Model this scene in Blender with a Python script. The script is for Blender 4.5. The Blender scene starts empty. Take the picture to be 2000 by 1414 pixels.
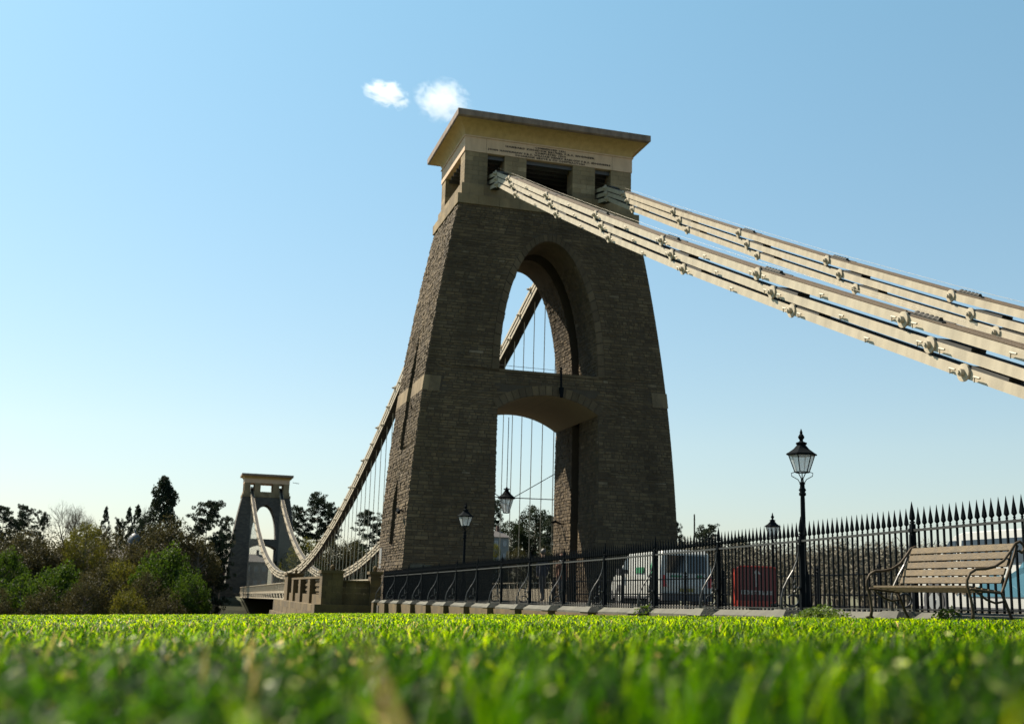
import bpy, math, random
import numpy as np
from mathutils import Vector, Matrix
R = math.radians
scene = bpy.context.scene
COL = scene.collection
rnd = random.Random(7)
rng = np.random.default_rng(11)

# ------------------------------------------------------------------ camera
CAM = Vector((-19.512, -64.080, -1.232))
yaw, pitch, roll = R(16.0075), R(11.5676), R(1.6348)
fwd = Vector((math.sin(yaw)*math.cos(pitch), math.cos(yaw)*math.cos(pitch), math.sin(pitch)))
rt = Vector((math.cos(yaw), -math.sin(yaw), 0)); up = rt.cross(fwd)
rr = rt*math.cos(roll) + up*math.sin(roll); uu = up*math.cos(roll) - rt*math.sin(roll)
cam_data = bpy.data.cameras.new('camera'); cam = bpy.data.objects.new('camera', cam_data); COL.objects.link(cam)
M4 = Matrix((( rr.x, uu.x, -fwd.x, CAM.x), (rr.y, uu.y, -fwd.y, CAM.y), (rr.z, uu.z, -fwd.z, CAM.z), (0, 0, 0, 1)))
cam.matrix_world = M4
cam_data.sensor_width = 36; cam_data.lens = 2220.53/2000*36
cam_data.clip_start = 0.02; cam_data.clip_end = 20000
cam_data.dof.use_dof = True; cam_data.dof.focus_distance = 16; cam_data.dof.aperture_fstop = 3.3
scene.camera = cam

# ------------------------------------------------------------------ world, sun, exposure
SUN = Vector((-.82, 1.0, 1.58)).normalized()
world = bpy.data.worlds.new('World'); scene.world = world; world.use_nodes = True
nt = world.node_tree; nt.nodes.clear()
sky = nt.nodes.new('ShaderNodeTexSky'); sky.sky_type = 'NISHITA'; sky.sun_disc = False
sky.sun_elevation = math.asin(SUN.z); sky.sun_rotation = math.atan2(SUN.x, SUN.y)
sky.altitude = 50; sky.air_density = 1.1; sky.dust_density = 0.45; sky.ozone_density = 1.3
tn = nt.nodes.new('ShaderNodeMixRGB'); tn.blend_type = 'MULTIPLY'; tn.inputs[0].default_value = 1
geo = nt.nodes.new('ShaderNodeTexCoord'); sep = nt.nodes.new('ShaderNodeSeparateXYZ'); ramp = nt.nodes.new('ShaderNodeValToRGB')   # clear-day hue from horizon to zenith
nt.links.new(geo.outputs['Generated'], sep.inputs[0]); nt.links.new(sep.outputs['Z'], ramp.inputs[0]); nt.links.new(ramp.outputs[0], tn.inputs[2])
ramp.color_ramp.elements[0].position = 0; ramp.color_ramp.elements[0].color = (.57, .565, .62, 1); e_ = ramp.color_ramp.elements.new(.13); e_.color = (.77, .755, .69, 1); e_ = ramp.color_ramp.elements[2]; e_.position = .5; e_.color = (.84, 1.05, .90, 1)
bg = nt.nodes.new('ShaderNodeBackground'); bg.inputs['Strength'].default_value = 0.073
wo = nt.nodes.new('ShaderNodeOutputWorld')
nt.links.new(sky.outputs[0], tn.inputs[1]); nt.links.new(tn.outputs[0], bg.inputs[0]); nt.links.new(bg.outputs[0], wo.inputs[0])
sun_data = bpy.data.lights.new('sun', 'SUN'); sun_data.energy = 5.0; sun_data.angle = R(0.5); sun_data.color = (1.0, 0.90, 0.73)
sun = bpy.data.objects.new('sun', sun_data); COL.objects.link(sun)
sun.rotation_euler = SUN.to_track_quat('Z', 'Y').to_euler()
vs = scene.view_settings; vs.view_transform = 'Standard'; vs.look = 'None'; vs.gamma = 1; vs.exposure = 1.35; vs.use_curve_mapping = False
scene.cycles.max_bounces = 8; scene.cycles.transparent_max_bounces = 12; scene.cycles.volume_bounces = 2
scene.cycles.volume_step_rate = 1.0

# ------------------------------------------------------------------ materials
def mat(name, base=(.5, .5, .5), rough=.8, metal=0.0, tint=None, noise=None, bump=None, spec=None, emis=None, trans=None, coat=0, stain=None):
    """tint: list of (position, colour) looked up by the per-face attribute 'tint'; noise: (scale, amount, colour2); bump: (scale, strength)"""
    m = bpy.data.materials.new(name); m.use_nodes = True; n = m.node_tree.nodes; l = m.node_tree.links
    b = n['Principled BSDF']; b.inputs['Roughness'].default_value = rough; b.inputs['Metallic'].default_value = metal
    b.inputs['Base Color'].default_value = (*base, 1)
    if spec is not None: b.inputs['Specular IOR Level'].default_value = spec
    if coat: b.inputs['Coat Weight'].default_value = coat
    c = None
    tc = n.new('ShaderNodeTexCoord')
    if tint:
        a = n.new('ShaderNodeAttribute'); a.attribute_name = 'tint'
        rp = n.new('ShaderNodeValToRGB'); e = rp.color_ramp.elements
        e[0].position = tint[0][0]; e[0].color = (*tint[0][1], 1); e[1].position = tint[-1][0]; e[1].color = (*tint[-1][1], 1)
        for p_, c_ in tint[1:-1]:
            q = e.new(p_); q.color = (*c_, 1)
        l.new(a.outputs['Fac'], rp.inputs[0]); c = rp.outputs[0]
    if noise:
        ns = n.new('ShaderNodeTexNoise'); ns.inputs['Scale'].default_value = noise[0]; ns.inputs['Detail'].default_value = 6; ns.inputs['Roughness'].default_value = .65
        l.new(tc.outputs['Object'], ns.inputs['Vector'])
        rp2 = n.new('ShaderNodeValToRGB'); rp2.color_ramp.elements[0].position = .35; rp2.color_ramp.elements[1].position = .68
        rp2.color_ramp.elements[0].color = (0, 0, 0, 1); rp2.color_ramp.elements[1].color = (noise[1],)*3 + (1,)
        l.new(ns.outputs['Fac'], rp2.inputs[0])
        mx = n.new('ShaderNodeMixRGB'); mx.inputs[2].default_value = (*noise[2], 1); l.new(rp2.outputs[0], mx.inputs[0])
        if c: l.new(c, mx.inputs[1])
        else: mx.inputs[1].default_value = (*base, 1)
        c = mx.outputs[0]
    if stain:   # streaks of soot and pale run-off, stretched downwards
        mp = n.new('ShaderNodeMapping'); mp.inputs['Scale'].default_value = (stain[0], stain[0], stain[0]*.28); l.new(tc.outputs['Object'], mp.inputs[0])
        n2 = n.new('ShaderNodeTexNoise'); n2.inputs['Scale'].default_value = 1; n2.inputs['Detail'].default_value = 7; n2.inputs['Roughness'].default_value = .6; l.new(mp.outputs[0], n2.inputs['Vector'])
        r3 = n.new('ShaderNodeValToRGB'); e = r3.color_ramp.elements; e[0].position = .32; e[0].color = (stain[1],)*3 + (1,); e[1].position = .55; e[1].color = (1, 1, 1, 1); q = e.new(.72); q.color = (stain[2],)*3 + (1,)
        l.new(n2.outputs['Fac'], r3.inputs[0]); m3 = n.new('ShaderNodeMixRGB'); m3.blend_type = 'MULTIPLY'; m3.inputs[0].default_value = 1
        if c: l.new(c, m3.inputs[1])
        else: m3.inputs[1].default_value = (*base, 1)
        l.new(r3.outputs[0], m3.inputs[2]); c = m3.outputs[0]
    if c: l.new(c, b.inputs['Base Color'])
    if bump:
        nb = n.new('ShaderNodeTexNoise'); nb.inputs['Scale'].default_value = bump[0]; nb.inputs['Detail'].default_value = 5
        l.new(tc.outputs['Object'], nb.inputs['Vector'])
        bp = n.new('ShaderNodeBump'); bp.inputs['Strength'].default_value = bump[1]; bp.inputs['Distance'].default_value = .03
        l.new(nb.outputs['Fac'], bp.inputs['Height']); l.new(bp.outputs[0], b.inputs['Normal'])
    if emis: b.inputs['Emission Color'].default_value = (*emis, 1); b.inputs['Emission Strength'].default_value = 1
    if trans:   # leaves and grass let light through
        tr = n.new('ShaderNodeBsdfTranslucent'); tr.inputs[0].default_value = (*base, 1)
        if c:
            hs = n.new('ShaderNodeHueSaturation'); hs.inputs['Hue'].default_value = .49; hs.inputs['Saturation'].default_value = 1.15; hs.inputs['Value'].default_value = trans[1]
            l.new(c, hs.inputs['Color']); l.new(hs.outputs[0], tr.inputs[0])
        ms = n.new('ShaderNodeMixShader'); ms.inputs[0].default_value = trans[0]
        l.new(b.outputs[0], ms.inputs[1]); l.new(tr.outputs[0], ms.inputs[2]); l.new(ms.outputs[0], n['Material Output'].inputs[0])
    return m

MT = {}
MT['rubble'] = mat('rubble_stone', rough=.92, tint=[(0, (.066, .047, .029)), (.35, (.092, .067, .040)), (.7, (.130, .094, .053)), (.95, (.145, .107, .062)), (1, (.18, .142, .095))],
                   noise=(3.5, .5, (.058, .045, .031)), bump=(22, .9), spec=.25, stain=(.55, .62, 1.35))
MT['mortar'] = mat('dark_mortar', (.045, .034, .023), .95, noise=(2, .6, (.065, .05, .032)), bump=(14, .8))
MT['ashlar'] = mat('ashlar_stone', rough=.88, tint=[(0, (.17, .126, .076)), (.5, (.235, .172, .096)), (1, (.33, .25, .15))], noise=(1.6, .5, (.14, .115, .072)), bump=(18, .4), spec=.25, stain=(.9, .6, 1.3))
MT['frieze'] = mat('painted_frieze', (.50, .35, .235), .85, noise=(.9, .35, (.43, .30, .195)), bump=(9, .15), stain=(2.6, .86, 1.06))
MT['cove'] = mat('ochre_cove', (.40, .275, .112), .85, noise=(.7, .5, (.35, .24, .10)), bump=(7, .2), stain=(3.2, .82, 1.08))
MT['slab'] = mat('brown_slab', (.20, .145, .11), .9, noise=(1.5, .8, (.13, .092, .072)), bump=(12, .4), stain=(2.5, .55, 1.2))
MT['soffit'] = mat('plastered_vault', (.18, .135, .075), .9, noise=(.6, .5, (.14, .105, .06)), bump=(6, .2))
MT['chain'] = mat('cream_iron', (.385, .334, .250), .62, noise=(2.2, .4, (.315, .262, .185)), bump=(30, .08), spec=.35, stain=(3.0, .80, 1.08))
MT['board'] = mat('weathered_board', (.095, .066, .040), .9, noise=(4, .6, (.055, .04, .028)), bump=(20, .4))
MT['black'] = mat('black_iron', (.005, .007, .009), .75, noise=(6, .3, (.009, .009, .009)), spec=.02)
MT['black_rail'] = mat('worn_black_rail', (.02, .02, .02), .4, noise=(9, .5, (.045, .04, .035)), spec=.4)
MT['dark'] = mat('dark_steel', (.05, .05, .055), .6)
MT['kerb'] = mat('kerb_stone', (.060, .056, .044), .85, noise=(3, .6, (.075, .075, .05)), bump=(25, .4), stain=(1.5, .6, 1.2))
MT['sand'] = mat('sandstone', rough=.9, tint=[(0, (.075, .046, .014)), (.5, (.105, .066, .019)), (1, (.135, .088, .028))], noise=(2.5, .5, (.048, .033, .014)), bump=(16, .5), stain=(1.4, .6, 1.25))
MT['wood'] = mat('bench_slat_wood', rough=.75, tint=[(0, (.080, .052, .020)), (1, (.112, .075, .030))], noise=(9, .7, (.036, .025, .013)), bump=(40, .3))
MT['bench_iron'] = mat('bench_iron', (.045, .032, .02), .6, noise=(9, .5, (.075, .052, .03)), spec=.15)
MT['asphalt'] = mat('asphalt', (.055, .055, .055), .9, noise=(3, .5, (.075, .07, .065)), bump=(60, .4))
MT['paving'] = mat('footpath_paving', (.16, .15, .135), .9, noise=(1.5, .5, (.11, .105, .09)), bump=(40, .3))
MT['earth'] = mat('earth', (.07, .055, .03), .95, noise=(.3, .7, (.05, .065, .02)), bump=(3, .6))
MT['lawn'] = mat('lawn_soil', (.020, .048, .003), .95, noise=(4, .7, (.035, .07, .005)), bump=(30, .8))
MT['water'] = mat('river', (.05, .05, .035), .12)
MT['cliff'] = mat('cliff_woods', (.05, .055, .03), .95, noise=(.12, .8, (.085, .075, .045)), bump=(.6, 1))
MT['white'] = mat('white_paint', (.36, .36, .34), .35, spec=.5, coat=.3, noise=(1.2, .25, (.34, .34, .32)))
MT['teal'] = mat('teal_film', (.045, .13, .18), .35)
MT['green_film'] = mat('green_film', (.02, .15, .06), .4)
MT['glass_dark'] = mat('tinted_glass', (.012, .015, .018), .06, spec=.8)
MT['tyre'] = mat('tyre_rubber', (.02, .02, .02), .85)
MT['rim'] = mat('wheel_rim', (.45, .45, .44), .35, metal=.8)
MT['red_lens'] = mat('red_lens', (.35, .012, .010), .25)
MT['amber'] = mat('amber_lens', (.6, .25, .02), .25)
MT['plate'] = mat('number_plate', (.20, .17, .05), .5)
MT['red_panel'] = mat('red_panel', (.12, .012, .014), .5, noise=(4, .3, (.09, .012, .012)))
MT['red_plastic'] = mat('red_plastic', (.34, .03, .016), .45)
MT['lettering'] = mat('white_lettering', (.30, .28, .27), .6)
MT['inscription'] = mat('inscription_paint', (.035, .025, .018), .8)
MT['brick'] = mat('red_brick', (.075, .036, .027), .9, noise=(2, .5, (.05, .034, .027)))
MT['roof'] = mat('roof_slate', (.030, .026, .027), .8, noise=(1, .5, (.045, .04, .038)))
MT['lead'] = mat('lead_dome', (.055, .062, .070), .55, noise=(1, .4, (.18, .20, .23)))
MT['render'] = mat('pale_render', (.16, .16, .155), .8)
MT['pane'] = mat('house_pane', (.10, .14, .18), .15, spec=.8)
MT['skin'] = mat('skin', (.45, .27, .19), .6); MT['hair_dark'] = mat('dark_hair', (.02, .015, .012), .6); MT['hair_red'] = mat('auburn_hair', (.16, .06, .03), .6)
MT['coat'] = mat('navy_coat', (.02, .025, .045), .85); MT['shirt'] = mat('pale_shirt', (.6, .62, .66), .8); MT['coat2'] = mat('rust_coat', (.16, .07, .04), .85)
MT['bark'] = mat('bark', (.10, .082, .062), .95, noise=(2, .6, (.16, .14, .11)))
MT['bare'] = mat('bare_twigs', (.20, .165, .13), .95, tint=[(0, (.060, .05, .034)), (1, (.11, .094, .062))])
def leafmat(name, c0, c1, c2, t=.35, v=1.3):
    c0, c1, c2 = [tuple(k*.55 for k in c) for c in (c0, c1, c2)]
    return mat(name, c1, .6, tint=[(0, c0), (.5, c1), (1, c2)], trans=(t, v), spec=.08)
MT['cedar'] = leafmat('cedar_needles', (.020, .032, .020), (.036, .052, .030), (.055, .075, .040), .2)
MT['wood_twigs'] = mat('wood_twigs', (.20, .165, .13), .95, tint=[(0, (.065, .056, .040)), (1, (.135, .118, .082))])
MT['dry'] = mat('dry_glints', (.34, .34, .09), .5, noise=(40, .7, (.16, .24, .03)), spec=.3)
MT['shade_dark'] = mat('shade_dark_iron', (.022, .020, .016), .8)  # near-black shade painted between and under chain plates; lashings share the colour
MT['green'] = leafmat('spring_leaves', (.040, .078, .016), (.070, .122, .022), (.11, .17, .030), .4)
MT['gold'] = leafmat('budding_leaves', (.085, .095, .02), (.14, .145, .03), (.20, .19, .04), .4)
MT['brown'] = leafmat('budding_brown_twigs', (.050, .048, .020), (.078, .074, .030), (.11, .10, .040), .3)
MT['darkleaf'] = leafmat('holm_oak_leaves', (.016, .026, .012), (.030, .045, .018), (.048, .065, .024), .25)
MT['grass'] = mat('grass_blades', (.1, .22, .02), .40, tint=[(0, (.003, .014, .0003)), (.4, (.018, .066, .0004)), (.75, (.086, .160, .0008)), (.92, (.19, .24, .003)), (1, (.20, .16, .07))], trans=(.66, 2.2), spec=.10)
def glass_mat():
    m = bpy.data.materials.new('lantern_glass'); m.use_nodes = True; n = m.node_tree.nodes; l = m.node_tree.links
    b = n['Principled BSDF']; b.inputs['Base Color'].default_value = (.75, .78, .8, 1); b.inputs['Roughness'].default_value = .35
    t = n.new('ShaderNodeBsdfTransparent'); t.inputs[0].default_value = (.85, .88, .9, 1); ms = n.new('ShaderNodeMixShader'); ms.inputs[0].default_value = .55
    tr = n.new('ShaderNodeBsdfTranslucent'); tr.inputs[0].default_value = (.85, .87, .88, 1); m2 = n.new('ShaderNodeMixShader'); m2.inputs[0].default_value = .6
    l.new(b.outputs[0], m2.inputs[1]); l.new(tr.outputs[0], m2.inputs[2]); l.new(t.outputs[0], ms.inputs[1]); l.new(m2.outputs[0], ms.inputs[2]); l.new(ms.outputs[0], n['Material Output'].inputs[0]); return m
MT['glass'] = glass_mat()

# ------------------------------------------------------------------ helpers
def tag(o, label=None, cat=None, group=None, kind=None):
    if label: o['label'] = label
    if cat: o['category'] = cat
    if group: o['group'] = group
    if kind: o['kind'] = kind
    return o
def empty(name, loc=(0, 0, 0), rz=0, **k):
    o = bpy.data.objects.new(name, None); COL.objects.link(o); o.location = loc; o.rotation_euler = (0, 0, rz); o.empty_display_size = .3
    return tag(o, **k)
class MB:
    def __init__(s): s.v = []; s.f = []; s.t = []
    def add(s, vs, fs, t=.5):
        n = len(s.v); s.v += [tuple(v) for v in vs]; s.f += [tuple(i+n for i in f) for f in fs]; s.t += [t]*len(fs)
    def box(s, x0, x1, y0, y1, z0, z1, t=.5):
        s.add([(x0, y0, z0), (x1, y0, z0), (x1, y1, z0), (x0, y1, z0), (x0, y0, z1), (x1, y0, z1), (x1, y1, z1), (x0, y1, z1)],
              [(0, 3, 2, 1), (4, 5, 6, 7), (0, 1, 5, 4), (1, 2, 6, 5), (2, 3, 7, 6), (3, 0, 4, 7)], t)
    def hexa(s, P, t=.5):   # 8 corners, bottom ring then top ring
        s.add(P, [(0, 3, 2, 1), (4, 5, 6, 7), (0, 1, 5, 4), (1, 2, 6, 5), (2, 3, 7, 6), (3, 0, 4, 7)], t)
    def tube(s, pts, rad, n=6, t=.5, cap=True):
        pts = [Vector(p) for p in pts]
        if not hasattr(rad, '__len__'): rad = [rad]*len(pts)
        vs = []; prev = None
        for i, p in enumerate(pts):
            d = (pts[min(i+1, len(pts)-1)] - pts[max(i-1, 0)]).normalized()
            if prev is None:
                a = d.orthogonal().normalized() if abs(d.z) > .9 else d.cross(Vector((0, 0, 1))).normalized()
            else: a = (prev - d*prev.dot(d)).normalized()
            prev = a; b = d.cross(a)
            for k in range(n):
                w = 2*math.pi*k/n; vs.append(p + (a*math.cos(w) + b*math.sin(w))*rad[i])
        fs = [(i*n+k, i*n+(k+1) % n, (i+1)*n+(k+1) % n, (i+1)*n+k) for i in range(len(pts)-1) for k in range(n)]
        if cap: fs += [tuple(range(n-1, -1, -1)), tuple(range((len(pts)-1)*n, len(pts)*n))]
        s.add(vs, fs, t)
    def lathe(s, prof, c=(0, 0, 0), n=12, t=.5, rot=0, sc=1):
        vs = [(c[0]+r*math.cos(2*math.pi*k/n+rot), c[1]+r*math.sin(2*math.pi*k/n+rot), c[2]+z) for r, z in prof for k in range(n)]
        fs = [(i*n+k, i*n+(k+1) % n, (i+1)*n+(k+1) % n, (i+1)*n+k) for i in range(len(prof)-1) for k in range(n)]
        fs += [tuple(range(n-1, -1, -1)), tuple(range((len(prof)-1)*n, len(prof)*n))]
        s.add(vs, fs, t)
    def disc(s, c, r, x0, x1, n=14, t=.5):   # cylinder along X
        vs = [(x, c[0]+r*math.cos(2*math.pi*k/n), c[1]+r*math.sin(2*math.pi*k/n)) for x in (x0, x1) for k in range(n)]
        fs = [(k, (k+1) % n, n+(k+1) % n, n+k) for k in range(n)] + [tuple(range(n-1, -1, -1)), tuple(range(n, 2*n))]
        s.add(vs, fs, t)
    def prism_x(s, poly, x0, x1, t=.5):   # polygon in (y, z) extruded along X
        n = len(poly); vs = [(x0, a, b) for a, b in poly] + [(x1, a, b) for a, b in poly]
        s.add(vs, [(k, (k+1) % n, n+(k+1) % n, n+k) for k in range(n)] + [tuple(range(n-1, -1, -1)), tuple(range(n, 2*n))], t)
    def mesh(s, name, m, smooth=False):
        me = bpy.data.meshes.new(name); me.from_pydata(s.v, [], s.f); me.materials.append(m)
        a = me.attributes.new('tint', 'FLOAT', 'FACE'); a.data.foreach_set('value', s.t)
        if smooth: me.polygons.foreach_set('use_smooth', [True]*len(me.polygons))
        return me
    def build(s, name, m, parent=None, loc=None, smooth=False, **k):
        o = bpy.data.objects.new(name, s.mesh(name, m, smooth)); COL.objects.link(o)
        if parent: o.parent = parent
        if loc: o.location = loc
        return tag(o, **k)
def inst(name, me, parent=None, loc=(0, 0, 0), rz=0, sc=None, **k):
    o = bpy.data.objects.new(name, me); COL.objects.link(o); o.parent = parent; o.location = loc; o.rotation_euler = (0, 0, rz)
    if sc: o.scale = sc
    return tag(o, **k)
def copy_tree(o, parent=None):
    c = o.copy(); COL.objects.link(c); c.parent = parent
    for ch in o.children: copy_tree(ch, c)
    return c
def quads_mesh(name, V, m, tint=None, tris=False):   # V: (N,4,3) or (N,3,3)
    N, k = V.shape[0], V.shape[1]
    me = bpy.data.meshes.new(name); me.vertices.add(N*k); me.vertices.foreach_set('co', V.astype(np.float32).ravel())
    me.loops.add(N*k); me.loops.foreach_set('vertex_index', np.arange(N*k, dtype=np.int32))
    me.polygons.add(N); me.polygons.foreach_set('loop_start', np.arange(0, N*k, k, dtype=np.int32))
    me.update(calc_edges=True)
    if tint is not None:
        a = me.attributes.new('tint', 'FLOAT', 'FACE'); a.data.foreach_set('value', tint.astype(np.float32))
    me.materials.append(m); return me
def text_mesh(body, size, depth, name, m):
    cu = bpy.data.curves.new(name, 'FONT'); cu.body = body; cu.size = size; cu.extrude = depth; cu.align_x = 'CENTER'; cu.resolution_u = 1; cu.offset = .007; cu.space_character = 1.15
    o = bpy.data.objects.new(name, cu); COL.objects.link(o); dg = bpy.context.evaluated_depsgraph_get(); dg.update()
    me = bpy.data.meshes.new_from_object(o.evaluated_get(dg)); bpy.data.objects.remove(o); me.materials.clear(); me.materials.append(m); return me

# ------------------------------------------------------------------ ground
def sstep(a, b, x):
    t = np.clip((x-a)/(b-a), 0, 1); return t*t*(3-2*t)
def road_z(y): return float(np.interp(y, [-95, -50, -2, 10, 100, 205, 260], [-1.30, -1.40, -1.66, -1.70, -1.80, -2.60, -2.6]))
def lawn_z(x, y): return -1.372 + .0250*(x+19.5) - .0208*(y+64.08)
def ground_h(x, y):
    x = np.asarray(x, float); y = np.asarray(y, float)
    edge = 8 + sstep(14, 34, x)*78 - sstep(10, 13, -x)*30
    near = -78 + 76*(1-sstep(0, 38, y-edge))
    ye = y + np.maximum(0, x-62)*5 - 32*sstep(-18, -12, x)*(1-sstep(12, 20, x))*(1-sstep(196, 206, y))
    far = np.interp(ye, [60, 95, 120, 140, 150, 160, 175, 195, 230, 300, 700], [-78, -78, -42, -20, -15, -11, -7, -3.5, -2.8, 4, 14])
    h = np.maximum(near, far)
    h = h - 2.6*sstep(8.5, 9.5, -x)*(1-sstep(40, 60, y))
    return h
def build_ground():
    xs = np.unique(np.concatenate([np.arange(-90, 140, 2.0), np.linspace(-3500, -90, 14), np.linspace(140, 3500, 14)]))
    ys = np.unique(np.concatenate([np.arange(-110, 330, 2.0), np.linspace(-1500, -110, 8), np.linspace(330, 6000, 16)]))
    X, Y = np.meshgrid(xs, ys); Z = ground_h(X, Y)
    onroad = (np.abs(X) < 9) & (Y < 9); Z[onroad] = -2.4
    V = np.stack([X, Y, Z], -1).reshape(-1, 3); nx = len(xs)
    F = [(j*nx+i, j*nx+i+1, (j+1)*nx+i+1, (j+1)*nx+i) for j in range(len(ys)-1) for i in range(nx-1)]
    me = bpy.data.meshes.new('terrain'); me.from_pydata(V.tolist(), [], F); me.materials.append(MT['cliff'])
    inst('terrain', me, kind='structure', label='wooded sides of the gorge and the ground beyond the bridge')
build_ground()
m = MB(); m.add([(-600, 70, -74), (600, 70, -74), (600, 100, -74), (-600, 100, -74)], [(0, 1, 2, 3)]); m.build('river', MT['water'], kind='structure', label='river at the bottom of the gorge')
def strip(name, x0, x1, y0, y1, dz, m_, step=6, thick=1.6, **k):
    mb = MB(); n = max(1, int((y1-y0)/step)); ys = [y0+(y1-y0)*i/n for i in range(n+1)]
    vs = []
    for y in ys:
        z = road_z(y)+dz; vs += [(x0, y, z), (x1, y, z), (x1, y, z-thick), (x0, y, z-thick)]
    fs = [(4*i+a, 4*i+(a+1) % 4, 4*(i+1)+(a+1) % 4, 4*(i+1)+a)[::-1] for i in range(n) for a in range(4)] + [(0, 1, 2, 3), tuple(4*n+i for i in (3, 2, 1, 0))]
    mb.add(vs, fs); return mb.build(name, m_, **k)
strip('road', -3.7, 3.7, -95, 9, 0, MT['asphalt'], kind='structure', label='asphalt approach road to the bridge')
strip('footpath', -8.28, -3.85, -95, -4.3, .11, MT['paving'], kind='structure', label='paved footpath behind the iron railing')
strip('footpath', 3.85, 8.3, -95, -4.3, .11, MT['paving'], kind='structure', label='paved footpath on the far side of the road')
strip('road_kerb', -3.85, -3.7, -95, -4.3, .125, MT['kerb'], kind='structure', label='stone kerb between footpath and road')
strip('road_kerb', 3.7, 3.85, -95, -4.3, .125, MT['kerb'], kind='structure', label='stone kerb on the far side of the road')
# lawn sheet: slopes gently down towards the bridge
def build_lawn():
    mb = MB(); xs = [-70, -60, -50, -40, -32, -26, -22, -18, -14, -9.3]; ys = list(range(-95, -24, 5)) + [-22, -19, -16, -12, -8, -5, -2.6]
    idx = {}
    for j, y in enumerate(ys):
        for i, x in enumerate(xs):
            z = lawn_z(x, y)
            if x < -14 and y > -22: z -= .05*(y+22)*min(1, (-14-x)/6)
            idx[i, j] = len(mb.v); mb.v.append((x, y, z))
    for j in range(len(ys)-1):
        for i in range(len(xs)-1): mb.f.append((idx[i, j], idx[i+1, j], idx[i+1, j+1], idx[i, j+1])); mb.t.append(.5)
    mb.build('lawn', MT['lawn'], kind='structure', label='lawn sloping gently towards the bridge')
build_lawn()

# ------------------------------------------------------------------ tower
def Xm(z): z = max(z, 0); return 7.92 - .0263*z - .0043*z*z
def Ym(z): z = max(z, 0); return 3.89 + .0097*z - .00192*z*z
ZTOP = 20.80
RS = 5.21
def aw(z):       # half width of the archway at height z
    if z <= 8.9: return 3.0
    if z < 9.85: return math.sqrt(max(0, RS*RS-(z-4.64)**2))
    if z < 11.1: return 0
    if z < 19.05: return 2.95*math.sqrt(max(0, 1-((z-11.1)/7.95)**2))
    return 0
def am(z):       # the same in the recess half way through the tower
    if z <= 8.9: return 4.3
    if z < 9.85: return aw(z)
    if z < 11.1: return 0
    if z < 19.75: return 4.0*math.sqrt(max(0, 1-((z-11.1)/8.65)**2))
    return 0
def slot_hw(z):  # half width of the slots in the side walls
    if 1.3 <= z < 3.9: return .6
    if 3.9 <= z < 5.3: return .6*(5.3-z)/1.4
    if 6.7 <= z < 11.5: return .6
    if 11.5 <= z < 14.1: return .6*(14.1-z)/2.6
    return 0
def tower_core(mb, lo=-2.6):
    Z = sorted(set([lo, 0, 1.3, 3.9, 5.3, 6.7, 8.9, 9.85, 11.1, 11.5, 14.1, 19.05, ZTOP] + [round(i*.7, 2) for i in range(0, 30)] +
        [8.9+.95*i/8 for i in range(9)] + [17+2.05*(1-(1-i/12)**2) for i in range(13)] + [18+1.75*(1-(1-i/8)**2) for i in range(9)]))
    Z = [z for z in Z if z <= ZTOP]; e = 1e-6
    def ring(sl, z, hi):   # corner values just below / above z
        zz = z-e if hi else z+e
        a = aw(zz) if sl != 1 else am(zz)
        X = Xm(z); Y = Ym(z)
        y0, y1 = [(-Y, -.65), (-.65, .65), (.65, Y)][sl]
        if sl == 1 and slot_hw(zz) > 0: X -= 1.5
        return a, X, y0, y1
    for sl in (0, 1, 2):
        for z0, z1 in zip(Z[:-1], Z[1:]):
            if z1-z0 < 1e-4: continue
            a0, X0, p0, q0 = ring(sl, z0, False); a1, X1, p1, q1 = ring(sl, z1, True)
            for s in (-1, 1):
                P = [(s*a0, p0, z0), (s*X0, p0, z0), (s*X0, q0, z0), (s*a0, q0, z0), (s*a1, p1, z1), (s*X1, p1, z1), (s*X1, q1, z1), (s*a1, q1, z1)]
                fs = [(0, 1, 5, 4), (1, 2, 6, 5), (2, 3, 7, 6)]
                if a0 > 0 or a1 > 0: fs.append((3, 0, 4, 7))
                mb.add(P, fs)
                hw = slot_hw((z0+z1)/2) if sl == 1 else 0
                if sl == 1 and 0 < hw < .6:      # pointed heads of the slots
                    h0, h1 = slot_hw(z0+e), slot_hw(z1-e)
                    for t in (-1, 1):
                        mb.hexa([(s*(Xm(z0)-1.5), t*h0, z0), (s*Xm(z0), t*h0, z0), (s*Xm(z0), t*.65, z0), (s*(Xm(z0)-1.5), t*.65, z0),
                                 (s*(Xm(z1)-1.5), t*h1, z1), (s*Xm(z1), t*h1, z1), (s*Xm(z1), t*.65, z1), (s*(Xm(z1)-1.5), t*.65, z1)])
        # ledges where the archway width jumps
    for z, w in ((11.1, 4.0),): mb.add([(-w, -Ym(z), z), (w, -Ym(z), z), (w, Ym(z), z), (-w, Ym(z), z)], [(0, 1, 2, 3)])
    mb.add([(-5.3, -3.1, ZTOP), (5.3, -3.1, ZTOP), (5.3, 3.1, ZTOP), (-5.3, 3.1, ZTOP)], [(0, 1, 2, 3)])
    for z in (1.3, 6.7):
        for s in (-1, 1): mb.add([(s*(Xm(z)-1.5), -.65, z), (s*Xm(z), -.65, z), (s*Xm(z), .65, z), (s*(Xm(z)-1.5), .65, z)], [(0, 1, 2, 3)])
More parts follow.
